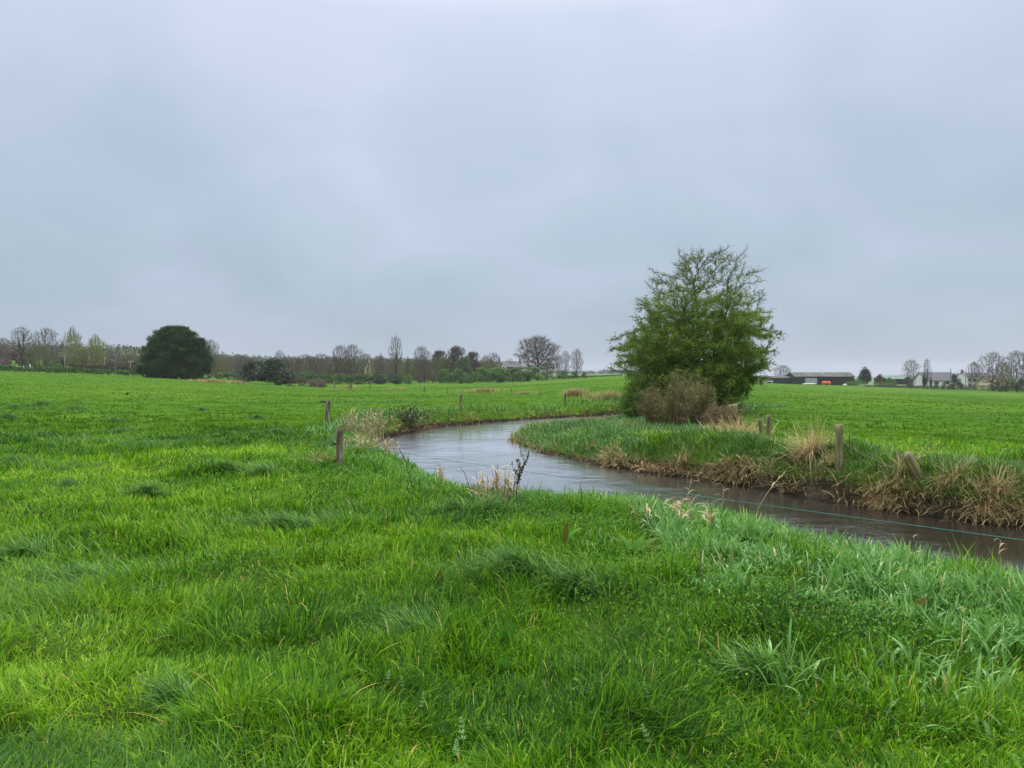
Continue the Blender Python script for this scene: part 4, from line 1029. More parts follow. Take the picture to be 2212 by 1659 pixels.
def hedge(lab, pts, d, mat, name='hedge', depth=1.6, size=.35, n_per=150, group='hedges round the fields'):
    """pts: (X, Ytop) along the run; base on the ground"""
    a_ = Acc(); Xs = [p_[0] for p_ in pts]; Ys = [p_[1] for p_ in pts]; dd = np.interp
    ds = [d if not isinstance(d, (list, tuple)) else d[i] for i in range(len(pts))]
    tot = abs(Xs[-1] - Xs[0]) * np.mean(ds) / F; n = int(tot * n_per)
    X = rng.uniform(min(Xs), max(Xs), n); Yt = np.interp(X, Xs, Ys); D_ = np.interp(X, Xs, ds)
    x = (X - CX) / F * D_; zt = CAM_Z - (Yt - HY) * D_ / F; zg = ground(x, D_) 
    hgt = np.maximum(zt - zg, .4) * (1 + .22 * (fbm(x, x * 0, 2.2, 131, 2) - .5))
    u = rng.random(n) ** .6; yy = rng.uniform(-1, 1, n) * depth * .5 * np.sqrt(1.05 - u ** 3)
    lump = 1 + .25 * (fbm(x, u * 3, 1.6, 133, 2) - .5)
    leafquads(a_, np.stack([x, D_ + yy * lump, zg + u * hgt], 1), size * rng.uniform(.6, 1.4, n), 1.2, np.clip(rng.normal(.5, .2, n) + .5 * (fbm(x, u * 2, 1.3, 135, 2) - .5), 0, 1))
    return tag(link(name, a_.mesh(name), MAT[mat]), lab, 'hedge', group)

# --- far wooded ridge and distant woods (masses nobody could count)
def wood_mass(name, lab, X0, X1, d0, d1, n, hgt, wid, mat, q=24, size=.9, seed=1):
    rg = np.random.default_rng(seed); X = rg.uniform(X0, X1, n); D_ = rg.uniform(d0, d1, n); x = (X - CX) / F * D_; z = ground(x, D_)
    H_ = hgt * rg.uniform(.7, 1.25, n); W_ = wid * rg.uniform(.7, 1.3, n)
    dv = rg.normal(0, 1, (n, q, 3)); dv /= np.linalg.norm(dv, axis=2)[:, :, None]; dv *= rg.uniform(.3, 1, (n, q, 1)) ** .5
    P_ = np.stack([x[:, None] + dv[:, :, 0] * W_[:, None] * .5, D_[:, None] + dv[:, :, 1] * W_[:, None] * .5, z[:, None] + H_[:, None] * (.55 + .45 * dv[:, :, 2])], 2).reshape(-1, 3)
    tt = np.clip(np.repeat(rg.random(n), q) + rg.normal(0, .12, n * q), 0, 1)
    a_ = Acc(); leafquads(a_, P_, size * rg.uniform(.5, 1.5, len(P_)), 1.3, tt, .8)
    return tag(link(name, a_.mesh(name), MAT[mat]), lab, 'woodland', kind='stuff')
MAT['ridge'] = leaf_mat('ridge_wood', [(0, (.060, .080, .045)), (.35, (.115, .125, .075)), (.7, (.165, .155, .12)), (1, (.10, .155, .050))], .85, .05, .15)
wood_mass('ridge_wood', 'brown wooded ridge running along the skyline behind the trees on the left', -260, 1120, 470, 860, 2600, 9.5, 10, 'ridge', 42, 1.5, 3)
wood_mass('valley_wood', 'mixed grey brown scrub filling the ground below the ridge', 180, 1100, 300, 430, 420, 7.5, 7, 'ridge', 130, .75, 4)
wood_mass('distant_wood', 'distant blue wood on the horizon between the small trees and the hawthorn', 1300, 1560, 1500, 1600, 110, 9, 14, 'f_dark', 60, 2.2, 5)
wood_mass('distant_wood', 'faint distant tree line on the horizon behind the small bare trees', 1130, 1300, 1650, 1800, 90, 7, 14, 'f_dark', 50, 2.2, 6)
wood_mass('distant_wood', 'distant wood far off behind the farm on the right', 1900, 2400, 1300, 1500, 160, 8, 14, 'f_mid', 50, 2.2, 7)

# --- left group
place_tree('bare tree with dark ivy lumps in its open crown, far left', 'ivied', 48, 706, 50, 215, 'twig_brown')
place_tree('round headed bare tree second from the left', 'round', 100, 709, 62, 225, 'twig_brown')
place_tree('olive budding tree under the round headed bare tree', 'broad', 88, 742, 54, 205, 'twig_olive', 'bud_olive', name='budding_tree')
place_tree('taller yellow green poplar at the left of the pair', 'poplar', 157, 709, 42, 235, 'twig_olive', 'bud_yellow', name='poplar', group='pair of yellow green poplars')
place_tree('shorter yellow green poplar at the right of the pair', 'poplar', 207, 724, 42, 228, 'twig_olive', 'bud_yellow', name='poplar', group='pair of yellow green poplars')
place_tree('olive tree below the shorter poplar', 'broad', 195, 752, 60, 205, 'twig_olive', 'bud_olive', name='budding_tree')
place_tree('dusky bare tree at the left picture edge', 'broad', 8, 730, 44, 240, 'twig_brown')
place_tree('small bare tree right of the poplars', 'round2', 240, 757, 46, 240, 'twig_grey')
place_tree('second small bare tree right of the poplars', 'broad', 278, 765, 44, 250, 'twig_olive')
place_tree('pale bare tree peeping out behind the right of the rounded conifer', 'fan', 455, 734, 44, 260, 'twig_grey')
shrub('pinkish leafless shrub at the far left', 30, 752, 56, 228, 'f_pink')
shrub('brown shrub beside the pinkish one at the far left', 62, 760, 40, 222, 'f_brown')
shrub('dark evergreen thicket behind the first power pole', 148, 764, 74, 245, 'f_dark', mesh=BLW[0])
shrub('dark evergreen under the olive tree', 112, 766, 40, 238, 'f_mid')
shrub('grey brown scrub under the shorter poplar', 235, 775, 60, 236, 'f_olive', mesh=BLW[1])
shrub('brown scrub left of the rounded conifer', 290, 778, 50, 240, 'f_brown')
shrub('bright green bush beside the pale parked car', 126, 783, 24, 178, 'f_green')
hedge('dark hedge behind the left field, long stretch at the far left', [(-120, 789), (0, 790), (60, 793), (100, 794), (150, 793), (200, 797), (243, 800)], [172, 172, 172, 172, 174, 176, 178], 'f_mid')
hedge('short dark hedge between the gap and the rounded conifer', [(246, 801), (300, 800), (340, 803)], 180, 'f_mid')
hedge('low brown hedge behind the long dark hedge', [(150, 787), (200, 788), (300, 793), (330, 795)], 200, 'f_brown')

# big rounded conifer
def conifer():
    d = 165; x_ = (380 - CX) / F * d; z_ = G1(x_, d); H_ = ztop(705, d) - z_; s = d / F
    o = thing('rounded_conifer', 'very large rounded dark conifer standing at the edge of the left field', 'conifer', (x_, d, z_ - .2))
    prof_z = [0, .1, .25, .4, .55, .7, .82, .92, 1.0]; prof_l = [70, 70, 69, 66, 58, 46, 37, 26, 5]; prof_r = [54, 62, 67, 65, 60, 52, 42, 24, 5]
    K = 900; kz = rng.random(K) ** .85 * .95 + .01; kt = rng.uniform(0, 6.28, K)
    kr = np.where(np.cos(kt) < 0, np.interp(kz, prof_z, prof_l), np.interp(kz, prof_z, prof_r)) * s * np.where(rng.random(K) < .66, rng.uniform(.35, .82, K), rng.uniform(.84, 1.10, K))
    c = np.stack([kr * np.cos(kt), kr * np.sin(kt) * .95, kz * H_], 1); sz = rng.uniform(.55, 1.6, K) * (1.1 - .45 * kz)
    n = 90000; wi = rng.integers(0, K, n); dv = rng.normal(0, 1, (n, 3)); dv /= np.linalg.norm(dv, axis=1)[:, None]; dv[:, 2] = dv[:, 2] * .8
    P_ = c[wi] + dv * (sz[wi] * rng.uniform(.5, 1, n) ** .5)[:, None] * [1, 1, .7]; P_[:, 2] = np.clip(P_[:, 2], .05, None)
    a_ = Acc(); az = np.arctan2(c[wi][:, 1] + dv[:, 1] * 2, c[wi][:, 0] + dv[:, 0] * 2) + rng.normal(0, .5, n)
    blades(a_, P_, az, rng.uniform(.35, 1.0, n), rng.uniform(.12, .28, n), rng.uniform(.4, 1.5, n), rng.uniform(-.4, .9, n), np.clip(rng.normal(.42, .16, n) + (rng.random(K)[wi] - .5) * .5, 0, 1), 2)
    link('crown', a_.mesh('crown'), leaf_mat('conifer_needles', [(0, (.020, .048, .014)), (.4, (.058, .115, .026)), (.8, (.15, .23, .05)), (1, (.24, .26, .08))], .6, .15, .2), o)
    t_ = Acc(); t_.tube([(0, 0, 0), (0, 0, H_ * .8)], [.45, .1], 8); link('trunk', t_.mesh('trunk'), MAT['bark'], o)
    core = Acc()
    return o
conifer()

# --- centre left
shrub('dark ivy covered thicket in the field edge, left lobe', 556, 776, 84, 150, 'f_dark', mesh=BL[0], group='dark ivy thicket')
shrub('dark ivy thicket with a greener top, right lobe', 592, 772, 76, 148, 'f_dark', mesh=BL[1], group='dark ivy thicket')
shrub('olive budding bush behind the dark ivy thicket', 604, 782, 56, 165, 'f_olive')
shrub('small bramble bush at the right foot of the ivy thicket', 640, 813, 60, 150, 'f_brown', mesh=BLW[0], name='bramble_mound')
shrub('long low brown bramble mound right of the ivy thicket', 682, 817, 56, 146, 'f_pink', mesh=BLW[1], name='bramble_mound')
place_tree('flat topped bare tree rising behind the ivy thicket', 'round2', 604, 757, 34, 290, 'twig_brown')
place_tree('bare olive tree right of the ivy thicket', 'broad', 660, 766, 66, 215, 'twig_brown')
place_tree('leaning bare tree at the right shoulder of the ivy thicket', 'fan', 632, 771, 50, 230, 'twig_brown')
place_tree('pale stemmed tree among the brown trees', 'fan', 694, 764, 50, 220, 'twig_grey', trunkm='ltrunk')
place_tree('tall many stemmed bare tree, left of the two behind the field', 'fan', 736, 746, 46, 235, 'twig_brown')
place_tree('tall many stemmed bare tree, right of the two behind the field', 'fan', 762, 744, 48, 232, 'twig_brown')
place_tree('dusky bare tree beside the cream house', 'broad', 790, 764, 44, 245, 'twig_olive')
place_tree('bare tree in front of the cream house roof', 'fan', 822, 768, 44, 250, 'twig_mauve')
place_tree('tallest bare tree left of centre with a dense rounded head', 'tall', 855, 726, 60, 240, 'twig_brown')
place_tree('forked pale bare tree left of the dark pines', 'fan', 911, 748, 44, 265, 'twig_grey', trunkm='ltrunk')
place_tree('small olive tree left of the forked bare tree', 'broad', 884, 775, 40, 262, 'twig_olive')
place_tree('olive tree in front of the dark pines', 'broad', 936, 773, 44, 270, 'twig_olive')
place_tree('brown bare tree behind the pale stemmed tree', 'broad', 715, 770, 60, 260, 'twig_brown')
place_tree('bare tree over the rough grass right of the conifer', 'round2', 492, 772, 56, 270, 'twig_olive')
place_tree('small bare tree beside the round conifer, right side', 'broad', 470, 780, 50, 240, 'twig_olive')
place_tree('bare tree left of the ivy thicket', 'broad', 528, 771, 52, 245, 'twig_brown')
shrub('pointed dark conifer beside the tallest bare tree', 822, 760, 16, 285, 'f_dark', mesh=CONE, name='conifer', cat='conifer')
shrub('second pointed dark conifer right of the tallest bare tree', 880, 768, 14, 285, 'f_dark', mesh=CONE, name='conifer', cat='conifer')
for (X, Yt, w_, d, mt, lab) in ((665, 796, 42, 195, 'f_mid', 'dark green bush below the bare olive tree'), (700, 800, 34, 200, 'f_olive', 'olive bush at the foot of the pale stemmed tree'), (735, 806, 44, 205, 'f_mid', 'dark bush at the foot of the many stemmed trees'), (788, 803, 50, 205, 'f_mid', 'green bush in front of the cream house, left side'),
                              (816, 806, 44, 205, 'f_dark', 'dark bush in front of the cream house, right side'), (852, 804, 40, 205, 'f_dark', 'dark bush at the foot of the tallest bare tree'), (882, 806, 24, 205, 'f_green', 'bright rounded bush right of the tallest bare tree'), (760, 806, 46, 208, 'f_mid', 'low dark bush between the many stemmed trees and the house'), (625, 795, 44, 185, 'f_olive', 'olive scrub behind the ivy thicket'),
                              (490, 800, 60, 215, 'f_mid', 'low green scrub right of the rounded conifer'), (540, 797, 40, 225, 'f_olive', 'low olive scrub left of the ivy thicket')):
    shrub(lab, X, Yt, w_, d, mt, mesh=random.choice(BLW), group='bushes below the tree line')
rf = random.Random(11)
for i in range(24):
    X = rf.uniform(470, 1060); Yt = rf.uniform(765, 784); dd_ = rf.uniform(250, 300)
    tw_ = rf.choice(('twig_brown', 'twig_olive', 'twig_grey', 'twig_olive')); place_tree(dict(twig_brown='brown', twig_olive='olive', twig_grey='grey')[tw_] + ' tree filling the line of woodland behind the field', rf.choice(('broad', 'broad', 'fan', 'round2')), X, Yt, rf.uniform(34, 60), dd_, tw_, rf.choice(('bud_olive', 'f_olive', 'f_mid')), name='woodland_tree', group='trees filling the woodland line')
for i in range(9):
    X = rf.uniform(-20, 300); place_tree('olive brown tree in the far left wood behind the hedge', rf.choice(('broad', 'fan')), X, rf.uniform(752, 772), rf.uniform(34, 56), rf.uniform(235, 260), rf.choice(('twig_olive', 'twig_brown')), 'bud_olive', name='woodland_tree', group='trees filling the far left wood')
# pines and copper beech
def pine(lab, X, Yt, w_, d, mat, nm):
    o = place_tree(lab, 'round', X, Yt + 3, w_ * .9, d, 'baretwig', name=nm, group=None, cat='tree')
    x_ = (X - CX) / F * d; z_ = G1(x_, d); H_ = ztop(Yt, d) - z_
    c = bpy.data.objects.new('foliage', random.choice(BL)); COL.objects.link(c); c.parent = o; c.scale = (1.1, 1.1, .72); c.location = (0, 0, .30)
    c.material_slots[0].link = 'OBJECT'; c.material_slots[0].material = MAT[mat]
    return o
pine('dark blue green pine at the left of the dark clump', 950, 753, 46, 300, 'f_dark', 'pine_tree')
pine('dusky brown tree crowning the dark clump', 985, 745, 58, 305, 'f_brown', 'copper_tree')
pine('dark brown tree at the right end of the dark clump', 1022, 756, 44, 300, 'f_brown', 'copper_tree')
pine('green tree low in the middle of the dark clump', 1003, 768, 50, 292, 'f_mid', 'pine_tree')
# hedge-like shrubs, centre
for i, (X, Yt, w_, mt, lab) in enumerate(((962, 795, 34, 'f_mid', 'first rounded willow bush of the centre row, from the left'), (990, 796, 34, 'f_mid', 'second willow bush of the centre row, joined to the first'), (1010, 803, 26, 'f_green', 'smallest bright bush of the centre row'), (1038, 791, 34, 'f_green', 'bright leafy bush in the middle of the centre row'),
                                        (1075, 792, 52, 'f_green', 'broad bush below the slate roof, left of two'), (1110, 791, 52, 'f_mid', 'broad bush below the slate roof, right of two'), (1150, 790, 46, 'f_green', 'bush at the foot of the great spreading tree'), (1132, 800, 30, 'f_mid', 'low bush between the slate roof and the spreading tree'), (1173, 803, 22, 'f_mid', 'small bush right of the spreading tree trunk'))):
    shrub(lab, X, Yt, w_ * 1.2, 222 + i * 2 - (X < 1000) * 4, mt, mesh=BL[i % 3], group='leafy bushes in the centre row')
hedge('solid low green hedge under the row of leafy centre bushes', [(955, 806), (1000, 809), (1060, 803), (1130, 802), (1165, 808)], [226, 228, 232, 236, 240], 'f_mid', size=.35, n_per=170, depth=2.2)
place_tree('bare tree left of the slate roofed house', 'round', 1066, 762, 44, 330, 'twig_grey')
place_tree('budding tree between the dark clump and the slate roof', 'broad', 1048, 768, 30, 325, 'twig_olive')
place_tree('small bare tree behind the right of the slate roof', 'round2', 1102, 775, 34, 345, 'twig_grey')
place_tree('great spreading bare tree with a domed crown in the centre', 'spread', 1162, 728, 94, 262, 'twig_brown', name='spreading_tree')
place_tree('small olive tree beneath the right of the spreading tree', 'broad', 1184, 776, 34, 258, 'twig_olive')
place_tree('slim bare tree right of the spreading tree, first of three', 'fan', 1206, 767, 24, 265, 'twig_mauve', group='three slim bare trees')
place_tree('slim bare tree right of the spreading tree, second of three', 'round2', 1222, 758, 28, 268, 'twig_grey', group='three slim bare trees')
place_tree('slim bare tree right of the spreading tree, last of three', 'round', 1246, 754, 30, 262, 'twig_grey', group='three slim bare trees')
for (X, Yt, w_, mt, lab) in ((1218, 800, 26, 'f_mid', 'dark bush under the second slim bare tree'), (1240, 803, 24, 'f_olive', 'olive bush under the last slim bare tree'), (1262, 804, 16, 'f_olive', 'small bush ending the hedge right of the slim trees')):
    shrub(lab, X, Yt, w_, 256, mt, group='bushes below the tree line')
hedge('low dark hedge running from the slim trees toward the hawthorn', [(1190, 814), (1262, 812), (1345, 811)], [258, 262, 268], 'f_mid', size=.3, n_per=90, depth=1.2)
hedge('low dark green hedge at the foot of the bare trees left of centre', [(640, 812), (700, 808), (760, 810), (830, 808), (885, 813)], [190, 196, 204, 210, 215], 'f_mid', size=.35, n_per=150, depth=2.2)
hedge('low brown hedge far behind the gap left of the centre bushes', [(880, 813), (960, 815)], 290, 'f_brown', size=.4, n_per=80)

# --- right group
D1 = 300
place_tree('bare tree behind the low dark shed', 'fan', 1690, 789, 44, 330, 'twig_grey')
shrub('broad dark green cypress beside the barn', 1870, 790, 38, 285, 'f_dark', mesh=CONE, name='cypress', cat='conifer')
shrub('russet leafless shrub right of the cypress', 1901, 806, 24, 284, 'f_red')
shrub('pale brown shrub at the end of the barn', 1840, 811, 20, 288, 'f_brown')
shrub('yellowish shrub against the left of the cypress', 1854, 808, 14, 287, 'f_green')
shrub('clipped round topped bush right of the russet shrub', 1926, 814, 26, 283, 'f_green', name='clipped_bush')
place_tree('mauve tinted birch left of the slate bungalow', 'fan', 1968, 777, 38, 275, 'twig_mauve', trunkm='ltrunk')
place_tree('bare tree rising over the slate bungalow', 'tall', 2002, 775, 34, 285, 'twig_grey')
shrub('brown bush below the mauve birch', 1963, 812, 22, 280, 'f_brown')
shrub('dark narrow cypress in front of the bungalow', 1996, 806, 14, 276, 'f_dark', mesh=CONE, name='cypress', cat='conifer')
shrub('short dark cypress in front of the bungalow, right of the narrow one', 2011, 813, 8, 276, 'f_dark', mesh=CONE, name='cypress', cat='conifer')
shrub('dense dark evergreen at the right end of the bungalow', 2066, 804, 30, 276, 'f_dark', mesh=BL[2], name='evergreen', cat='conifer')
place_tree('dusky tree in front of the white house', 'broad', 2104, 782, 30, 272, 'twig_brown')
place_tree('largest bare tree on the right, in front of the white house', 'round', 2143, 761, 66, 270, 'twig_grey', trunkm='bark')
place_tree('tall brown tree at the right picture edge', 'broad', 2196, 758, 64, 262, 'twig_brown')
place_tree('low olive tree left of the picture edge tree', 'broad', 2172, 783, 48, 258, 'twig_olive')
place_tree('outer tree just beyond the right picture edge', 'broad', 2240, 752, 60, 262, 'twig_olive')
for (X, Yt, w_, mt, lab) in ((2022, 824, 14, 'f_mid', 'small round bush by the bungalow wall'), (2038, 823, 12, 'f_mid', 'second small round bush by the bungalow wall'), (2150, 824, 30, 'f_mid', 'green bush left of the picture edge scrub'), (2180, 822, 34, 'f_green', 'bright scrub at the right picture edge'), (2210, 818, 34, 'f_olive', 'olive scrub at the right picture edge'), (2056, 828, 26, 'f_olive', 'low olive bush in front of the dense evergreen')):
    shrub(lab, X, Yt, w_, 262, mt, group='bushes by the bungalows')
hedge('clipped green hedge left of the cypress', [(1827, 824), (1869, 824)], 279, 'f_green', size=.25, n_per=200, depth=1.8)
hedge('clipped green hedge right of the cypress', [(1888, 825), (1930, 826)], 278, 'f_green', size=.25, n_per=200, depth=1.8)
hedge('low brown hedge along the far side of the right field', [(1868, 833), (1950, 833), (2050, 834), (2120, 833), (2300, 836)], [274, 273, 268, 262, 255], 'f_brown', size=.3, n_per=90, depth=1.2)

# ------------------------------------------------------------------ buildings
def flat_mat(name, col, rough=.7, spec=.3, var=.12, scale=1.2, bump=0, stretch=(1, 1, 1)):
    lo = tuple(c * (1 - var) for c in col); hi = tuple(min(1, c * (1 + var)) for c in col)
    return noise_mat(name, [(.3, lo), (.7, hi)], scale, rough, bump, None, stretch, spec)
def ribbed(name, col, stain, period, rough=.6):
    m, t, p = new_mat(name); tcn = NN(t, 'ShaderNodeTexCoord')
    wv = NN(t, 'ShaderNodeTexWave', wave_type='BANDS', bands_direction='X'); wv.inputs['Scale'].default_value = period; t.links.new(tcn.outputs['Object'], wv.inputs['Vector'])
    n_ = nzn(t, tcn.outputs['Object'], .35, 5, .6, (1.6, .3, .3)); c_ = RAMP(t, n_, [(.35, stain), (.55, col), (.75, tuple(min(1, v * 1.2) for v in col))])
    t.links.new(c_, p.inputs['Base Color']); p.inputs['Roughness'].default_value = rough
    b_ = NN(t, 'ShaderNodeBump'); b_.inputs['Distance'].default_value = .05; b_.inputs['Strength'].default_value = .7; t.links.new(wv.outputs['Fac'], b_.inputs['Height']); t.links.new(b_.outputs[0], p.inputs['Normal'])
    return m
MAT['barnwall'] = ribbed('barn_cladding', (.014, .016, .017), (.010, .012, .012), 2.5)
MAT['barnwallg'] = ribbed('green_cladding', (.012, .026, .020), (.010, .018, .015), 2.5)
MAT['barnroof'] = ribbed('fibre_cement_roof', (.09, .094, .08), (.05, .054, .047), 3.0, .8)
MAT['greenroof'] = ribbed('green_sheet_roof', (.095, .165, .135), (.07, .12, .10), 3.0)
MAT['shutter'] = ribbed('roller_shutter', (.42, .45, .50), (.36, .39, .44), 3.0)
MAT['slate'] = flat_mat('slate_roof', (.070, .068, .082), .6, .4, .2, 2)
MAT['white'] = flat_mat('white_render', (.72, .72, .69), .8, .2, .07)
MAT['cream'] = flat_mat('cream_render', (.66, .58, .40), .8, .2, .07)
MAT['glass'] = flat_mat('window_glass', (.03, .035, .04), .1, .6, .1)
MAT['brick'] = flat_mat('brown_brick', (.19, .11, .075), .85, .2, .2, 3)
MAT['orange'] = flat_mat('orange_plastic', (.85, .10, .025), .45, .4, .06)
MAT['metal'] = flat_mat('dark_steel', (.06, .06, .06), .5, .5, .1)
MAT['woodpole'] = flat_mat('pole_wood', (.22, .20, .17), .85, .2, .15)
def gable(name, lab, Xc, d, L, W, Hw, Hr, rz, wallm, roofm, z0=None, over=.3, cat='house', windows=(), chim=(), door=None, eave_only=False, group=None):
    x_ = (Xc - CX) / F * d; z_ = (G1(x_, d) if z0 is None else z0)
    o = thing(name, lab, cat, (x_, d, z_), rz, group)
    a_ = Acc(); l, w2 = L / 2, W / 2
    V = [(-l, -w2, -.5), (l, -w2, -.5), (l, w2, -.5), (-l, w2, -.5), (-l, -w2, Hw), (l, -w2, Hw), (l, w2, Hw), (-l, w2, Hw), (-l, 0, Hw + Hr), (l, 0, Hw + Hr)]
    a_.add(V, [(0, 1, 5, 4), (2, 3, 7, 6), (1, 2, 6, 5), (3, 0, 4, 7)], [(5, 6, 9), (7, 4, 8)]); link('wall', a_.mesh('wall', False), MAT[wallm], o)
    r_ = Acc(); sl = Hr / w2; e = over; th = .12
    for s in (-1, 1):
        ye = s * (w2 + e); ze = Hw - e * sl; P_ = [(-l - e, ye, ze + .03), (l + e, ye, ze + .03), (l + e, 0, Hw + Hr + .03), (-l - e, 0, Hw + Hr + .03)]
        V = P_ + [(q[0], q[1], q[2] + th) for q in P_]
        r_.add(V, [(0, 1, 2, 3), (4, 7, 6, 5), (0, 4, 5, 1), (1, 5, 6, 2), (3, 2, 6, 7), (0, 3, 7, 4)])
    rf = link('roof', r_.mesh('roof', False), MAT[roofm], o)
    for cx_ in chim:
        c_ = Acc(); c_.box((cx_, 0, Hw + Hr + .45), (.75, .55, 1.5)); c_.box((cx_, 0, Hw + Hr + 1.23), (.85, .65, .08)); c_.tube([(cx_ - .15, 0, Hw + Hr + 1.27), (cx_ - .15, 0, Hw + Hr + 1.55)], .1, 8); c_.tube([(cx_ + .18, 0, Hw + Hr + 1.27), (cx_ + .18, 0, Hw + Hr + 1.55)], .1, 8)
        link('chimney', c_.mesh('chimney', False), MAT['brick' if wallm != 'cream' else 'cream'], rf)
    for (face, u, zc_, ww, hh_) in windows:
        f = Acc(); g_ = Acc()
        if face == 'f': yb = -w2
        if face in 'f':
            for (dx, dz, sx, sz) in ((-ww / 2, 0, .1, hh_), (ww / 2, 0, .1, hh_), (0, hh_ / 2, ww + .1, .1), (0, -hh_ / 2, ww + .2, .12), (0, 0, .06, hh_ - .1)): f.box((u + dx, -w2 - .05, zc_ + dz), (sx, .08, sz))
            g_.box((u, -w2 - .012, zc_), (ww - .1, .02, hh_ - .1))
        else:
            s = -1 if face == 'l' else 1
            for (dy, dz, sy, sz) in ((-ww / 2, 0, .1, hh_), (ww / 2, 0, .1, hh_), (0, hh_ / 2, ww + .1, .1), (0, -hh_ / 2, ww + .2, .12), (0, 0, .06, hh_ - .1)): f.box((s * (l + .05), u + dy, zc_ + dz), (.08, sy, sz))
            g_.box((s * (l + .012), u, zc_), (.02, ww - .1, hh_ - .1))
        wo = link('window', f.mesh('window', False), MAT['white' if wallm != 'white' else 'metal'], o); link('pane', g_.mesh('pane', False), MAT['glass'], wo)
    return o
# dark barn
d = 300; k = d / F
barn_z = ztop(830, d)
B = gable('barn', 'long dark farm barn with grey sheet roof and pale roller door', 1771, d, 125 * k, 9, (830 - 813.5) * k, (813.5 - 805.5) * k * 1.02, 0, 'barnwall', 'barnroof', barn_z, .45, 'barn')
def front(a_, X0, X1, Y0, Y1, off, parent, name, mat, xc=1771, dd=300, w2=4.5, zb=None):
    kk = (dd - w2) / F; zb = barn_z if zb is None else zb
    x0 = (X0 - CX) * kk - (xc - CX) * dd / F; x1 = (X1 - CX) * kk - (xc - CX) * dd / F; z0 = CAM_Z - (Y1 - HY) * kk - zb; z1 = CAM_Z - (Y0 - HY) * kk - zb
    a_.box(((x0 + x1) / 2, -w2 - off, (z0 + z1) / 2), (x1 - x0, .06, z1 - z0)); return link(name, a_.mesh(name, False), MAT[mat], parent)
front(Acc(), 1711, 1738.5, 817, 830.5, .05, B, 'green_cladding', 'barnwallg')
front(Acc(), 1739, 1765, 816.8, 829.5, .10, B, 'roller_door', 'shutter')
front(Acc(), 1712, 1738, 813.6, 816, .14, B, 'open_gap', 'glass')
front(Acc(), 1798, 1800, 818, 819.6, .12, B, 'wall_lamp', 'brick')
a_ = Acc()
for X in (1722, 1746, 1777, 1801, 1826): a_.box(((X - 1771) * k, 0, (830 - 804.6) * k), (4.5 * k, .7, .18))
link('ridge_vents', a_.mesh('ridge_vents', False), MAT['white'], B)
a_ = Acc()
for X in (1737, 1745, 1754, 1764, 1771): 
    x0 = (X - 1771) * k; a_.add([(x0, -4.75, (830 - 813.2) * k), (x0 + .35, -4.75, (830 - 813.2) * k), (x0 + .35, -.3, (830 - 805.6) * k), (x0, -.3, (830 - 805.6) * k)], [(0, 1, 2, 3)])
V = a_.mesh('rooflights', False); link('rooflights', V, flat_mat('old_rooflight', (.085, .095, .085), .5, .4, .1), B).location.z = .22
S = gable('shed', 'low dark shed adjoining the left end of the barn', 1686, 302, 48 * k, 7, (830 - 817) * k, .7, 0, 'barnwallg', 'barnwall', ztop(830, 302), .2, 'shed')
S = gable('shed', 'green roofed shed behind the clipped round bush', 1935, 335, 66 * .2017, 12, (826 - 817) * .2017, (817 - 810) * .2017, 0, 'barnwallg', 'greenroof', ztop(828, 335), .3, 'shed')
a_ = Acc()
for X in (1946, 1956): a_.box(((X - 1935) * .2017, 0, (828 - 809.0) * .2017), (1.6, .8, .3))
link('ridge_vents', a_.mesh('ridge_vents', False), MAT['white'], S)
# slate bungalow, white house
k2 = 290 / F
S = gable('bungalow', 'white walled bungalow with a long slate roof among the garden trees', 2019, 290, 68 * k2, 8.5, (831 - 822) * k2, (822 - 805) * k2, 0, 'white', 'slate', ztop(831, 290), .3, 'house', windows=(('f', 2.4, .75, 1.2, .9), ('f', -1.5, .75, 1.2, .9)), chim=())
a_ = Acc(); a_.tube([(6.0, 0, 4.4), (6.0, 0, 6.0)], .12, 8); link('flue', a_.mesh('flue'), MAT['metal'], S)
k3 = 330 / F
S = gable('white_house', 'white two storey house half hidden by the largest bare tree on the right', 2104, 330, 56 * k3, 8, (832 - 812) * k3, (812 - 804) * k3, 0, 'white', 'slate', ztop(834, 330), .25, 'house', windows=(('f', -4.3, 2.6, .9, 1.2), ('f', -2.2, 2.6, .9, 1.2), ('f', 1.0, 2.6, .9, 1.2), ('f', -4.3, .6, .9, 1.2)), chim=(-5.2,))
S = gable('garage', 'low building with a brown pitched roof beside the white house', 2140, 285, 36 * k2, 7, (832 - 824) * k2, (824 - 815) * k2, .2, 'cream', 'brick', ztop(833, 285), .25, 'garage')
# cream gabled house and slate roofed house in the centre
k4 = 300 / F
S = gable('cream_house', 'cream gabled house peeping between the bare trees left of centre', 803, 300, 7.0, 14 * k4 * 1.25, (830 - 797) * k4, (797 - 784) * k4, math.pi / 2 - .25, 'cream', 'slate', ztop(830, 300), .15, 'house', windows=(('l', .2, 5.6, .9, 1.1), ('l', .9, 2.9, .9, 1.1)), chim=(-2.5,))
k5 = 345 / F
S = gable('stone_house', 'house with a brown slate roof and end chimneys behind the centre bushes', 1101, 345, 47 * k5, 8, (824 - 793) * k5, (793 - 781.5) * k5, .05, 'brick', 'slate', ztop(824, 345), .25, 'house', windows=(('f', -2.5, 4.6, 1.0, 1.2), ('f', 2.0, 4.6, 1.0, 1.2)), chim=(-4.6, 4.6))
S2 = gable('porch_gable', 'small pale gabled wing in front of the brown slate roof', 1087, 338, 3.0, 3.6, (824 - 796) * k5, (796 - 785) * k5 * .8, math.pi / 2, 'white', 'slate', ztop(824, 338), .2, 'house wing')

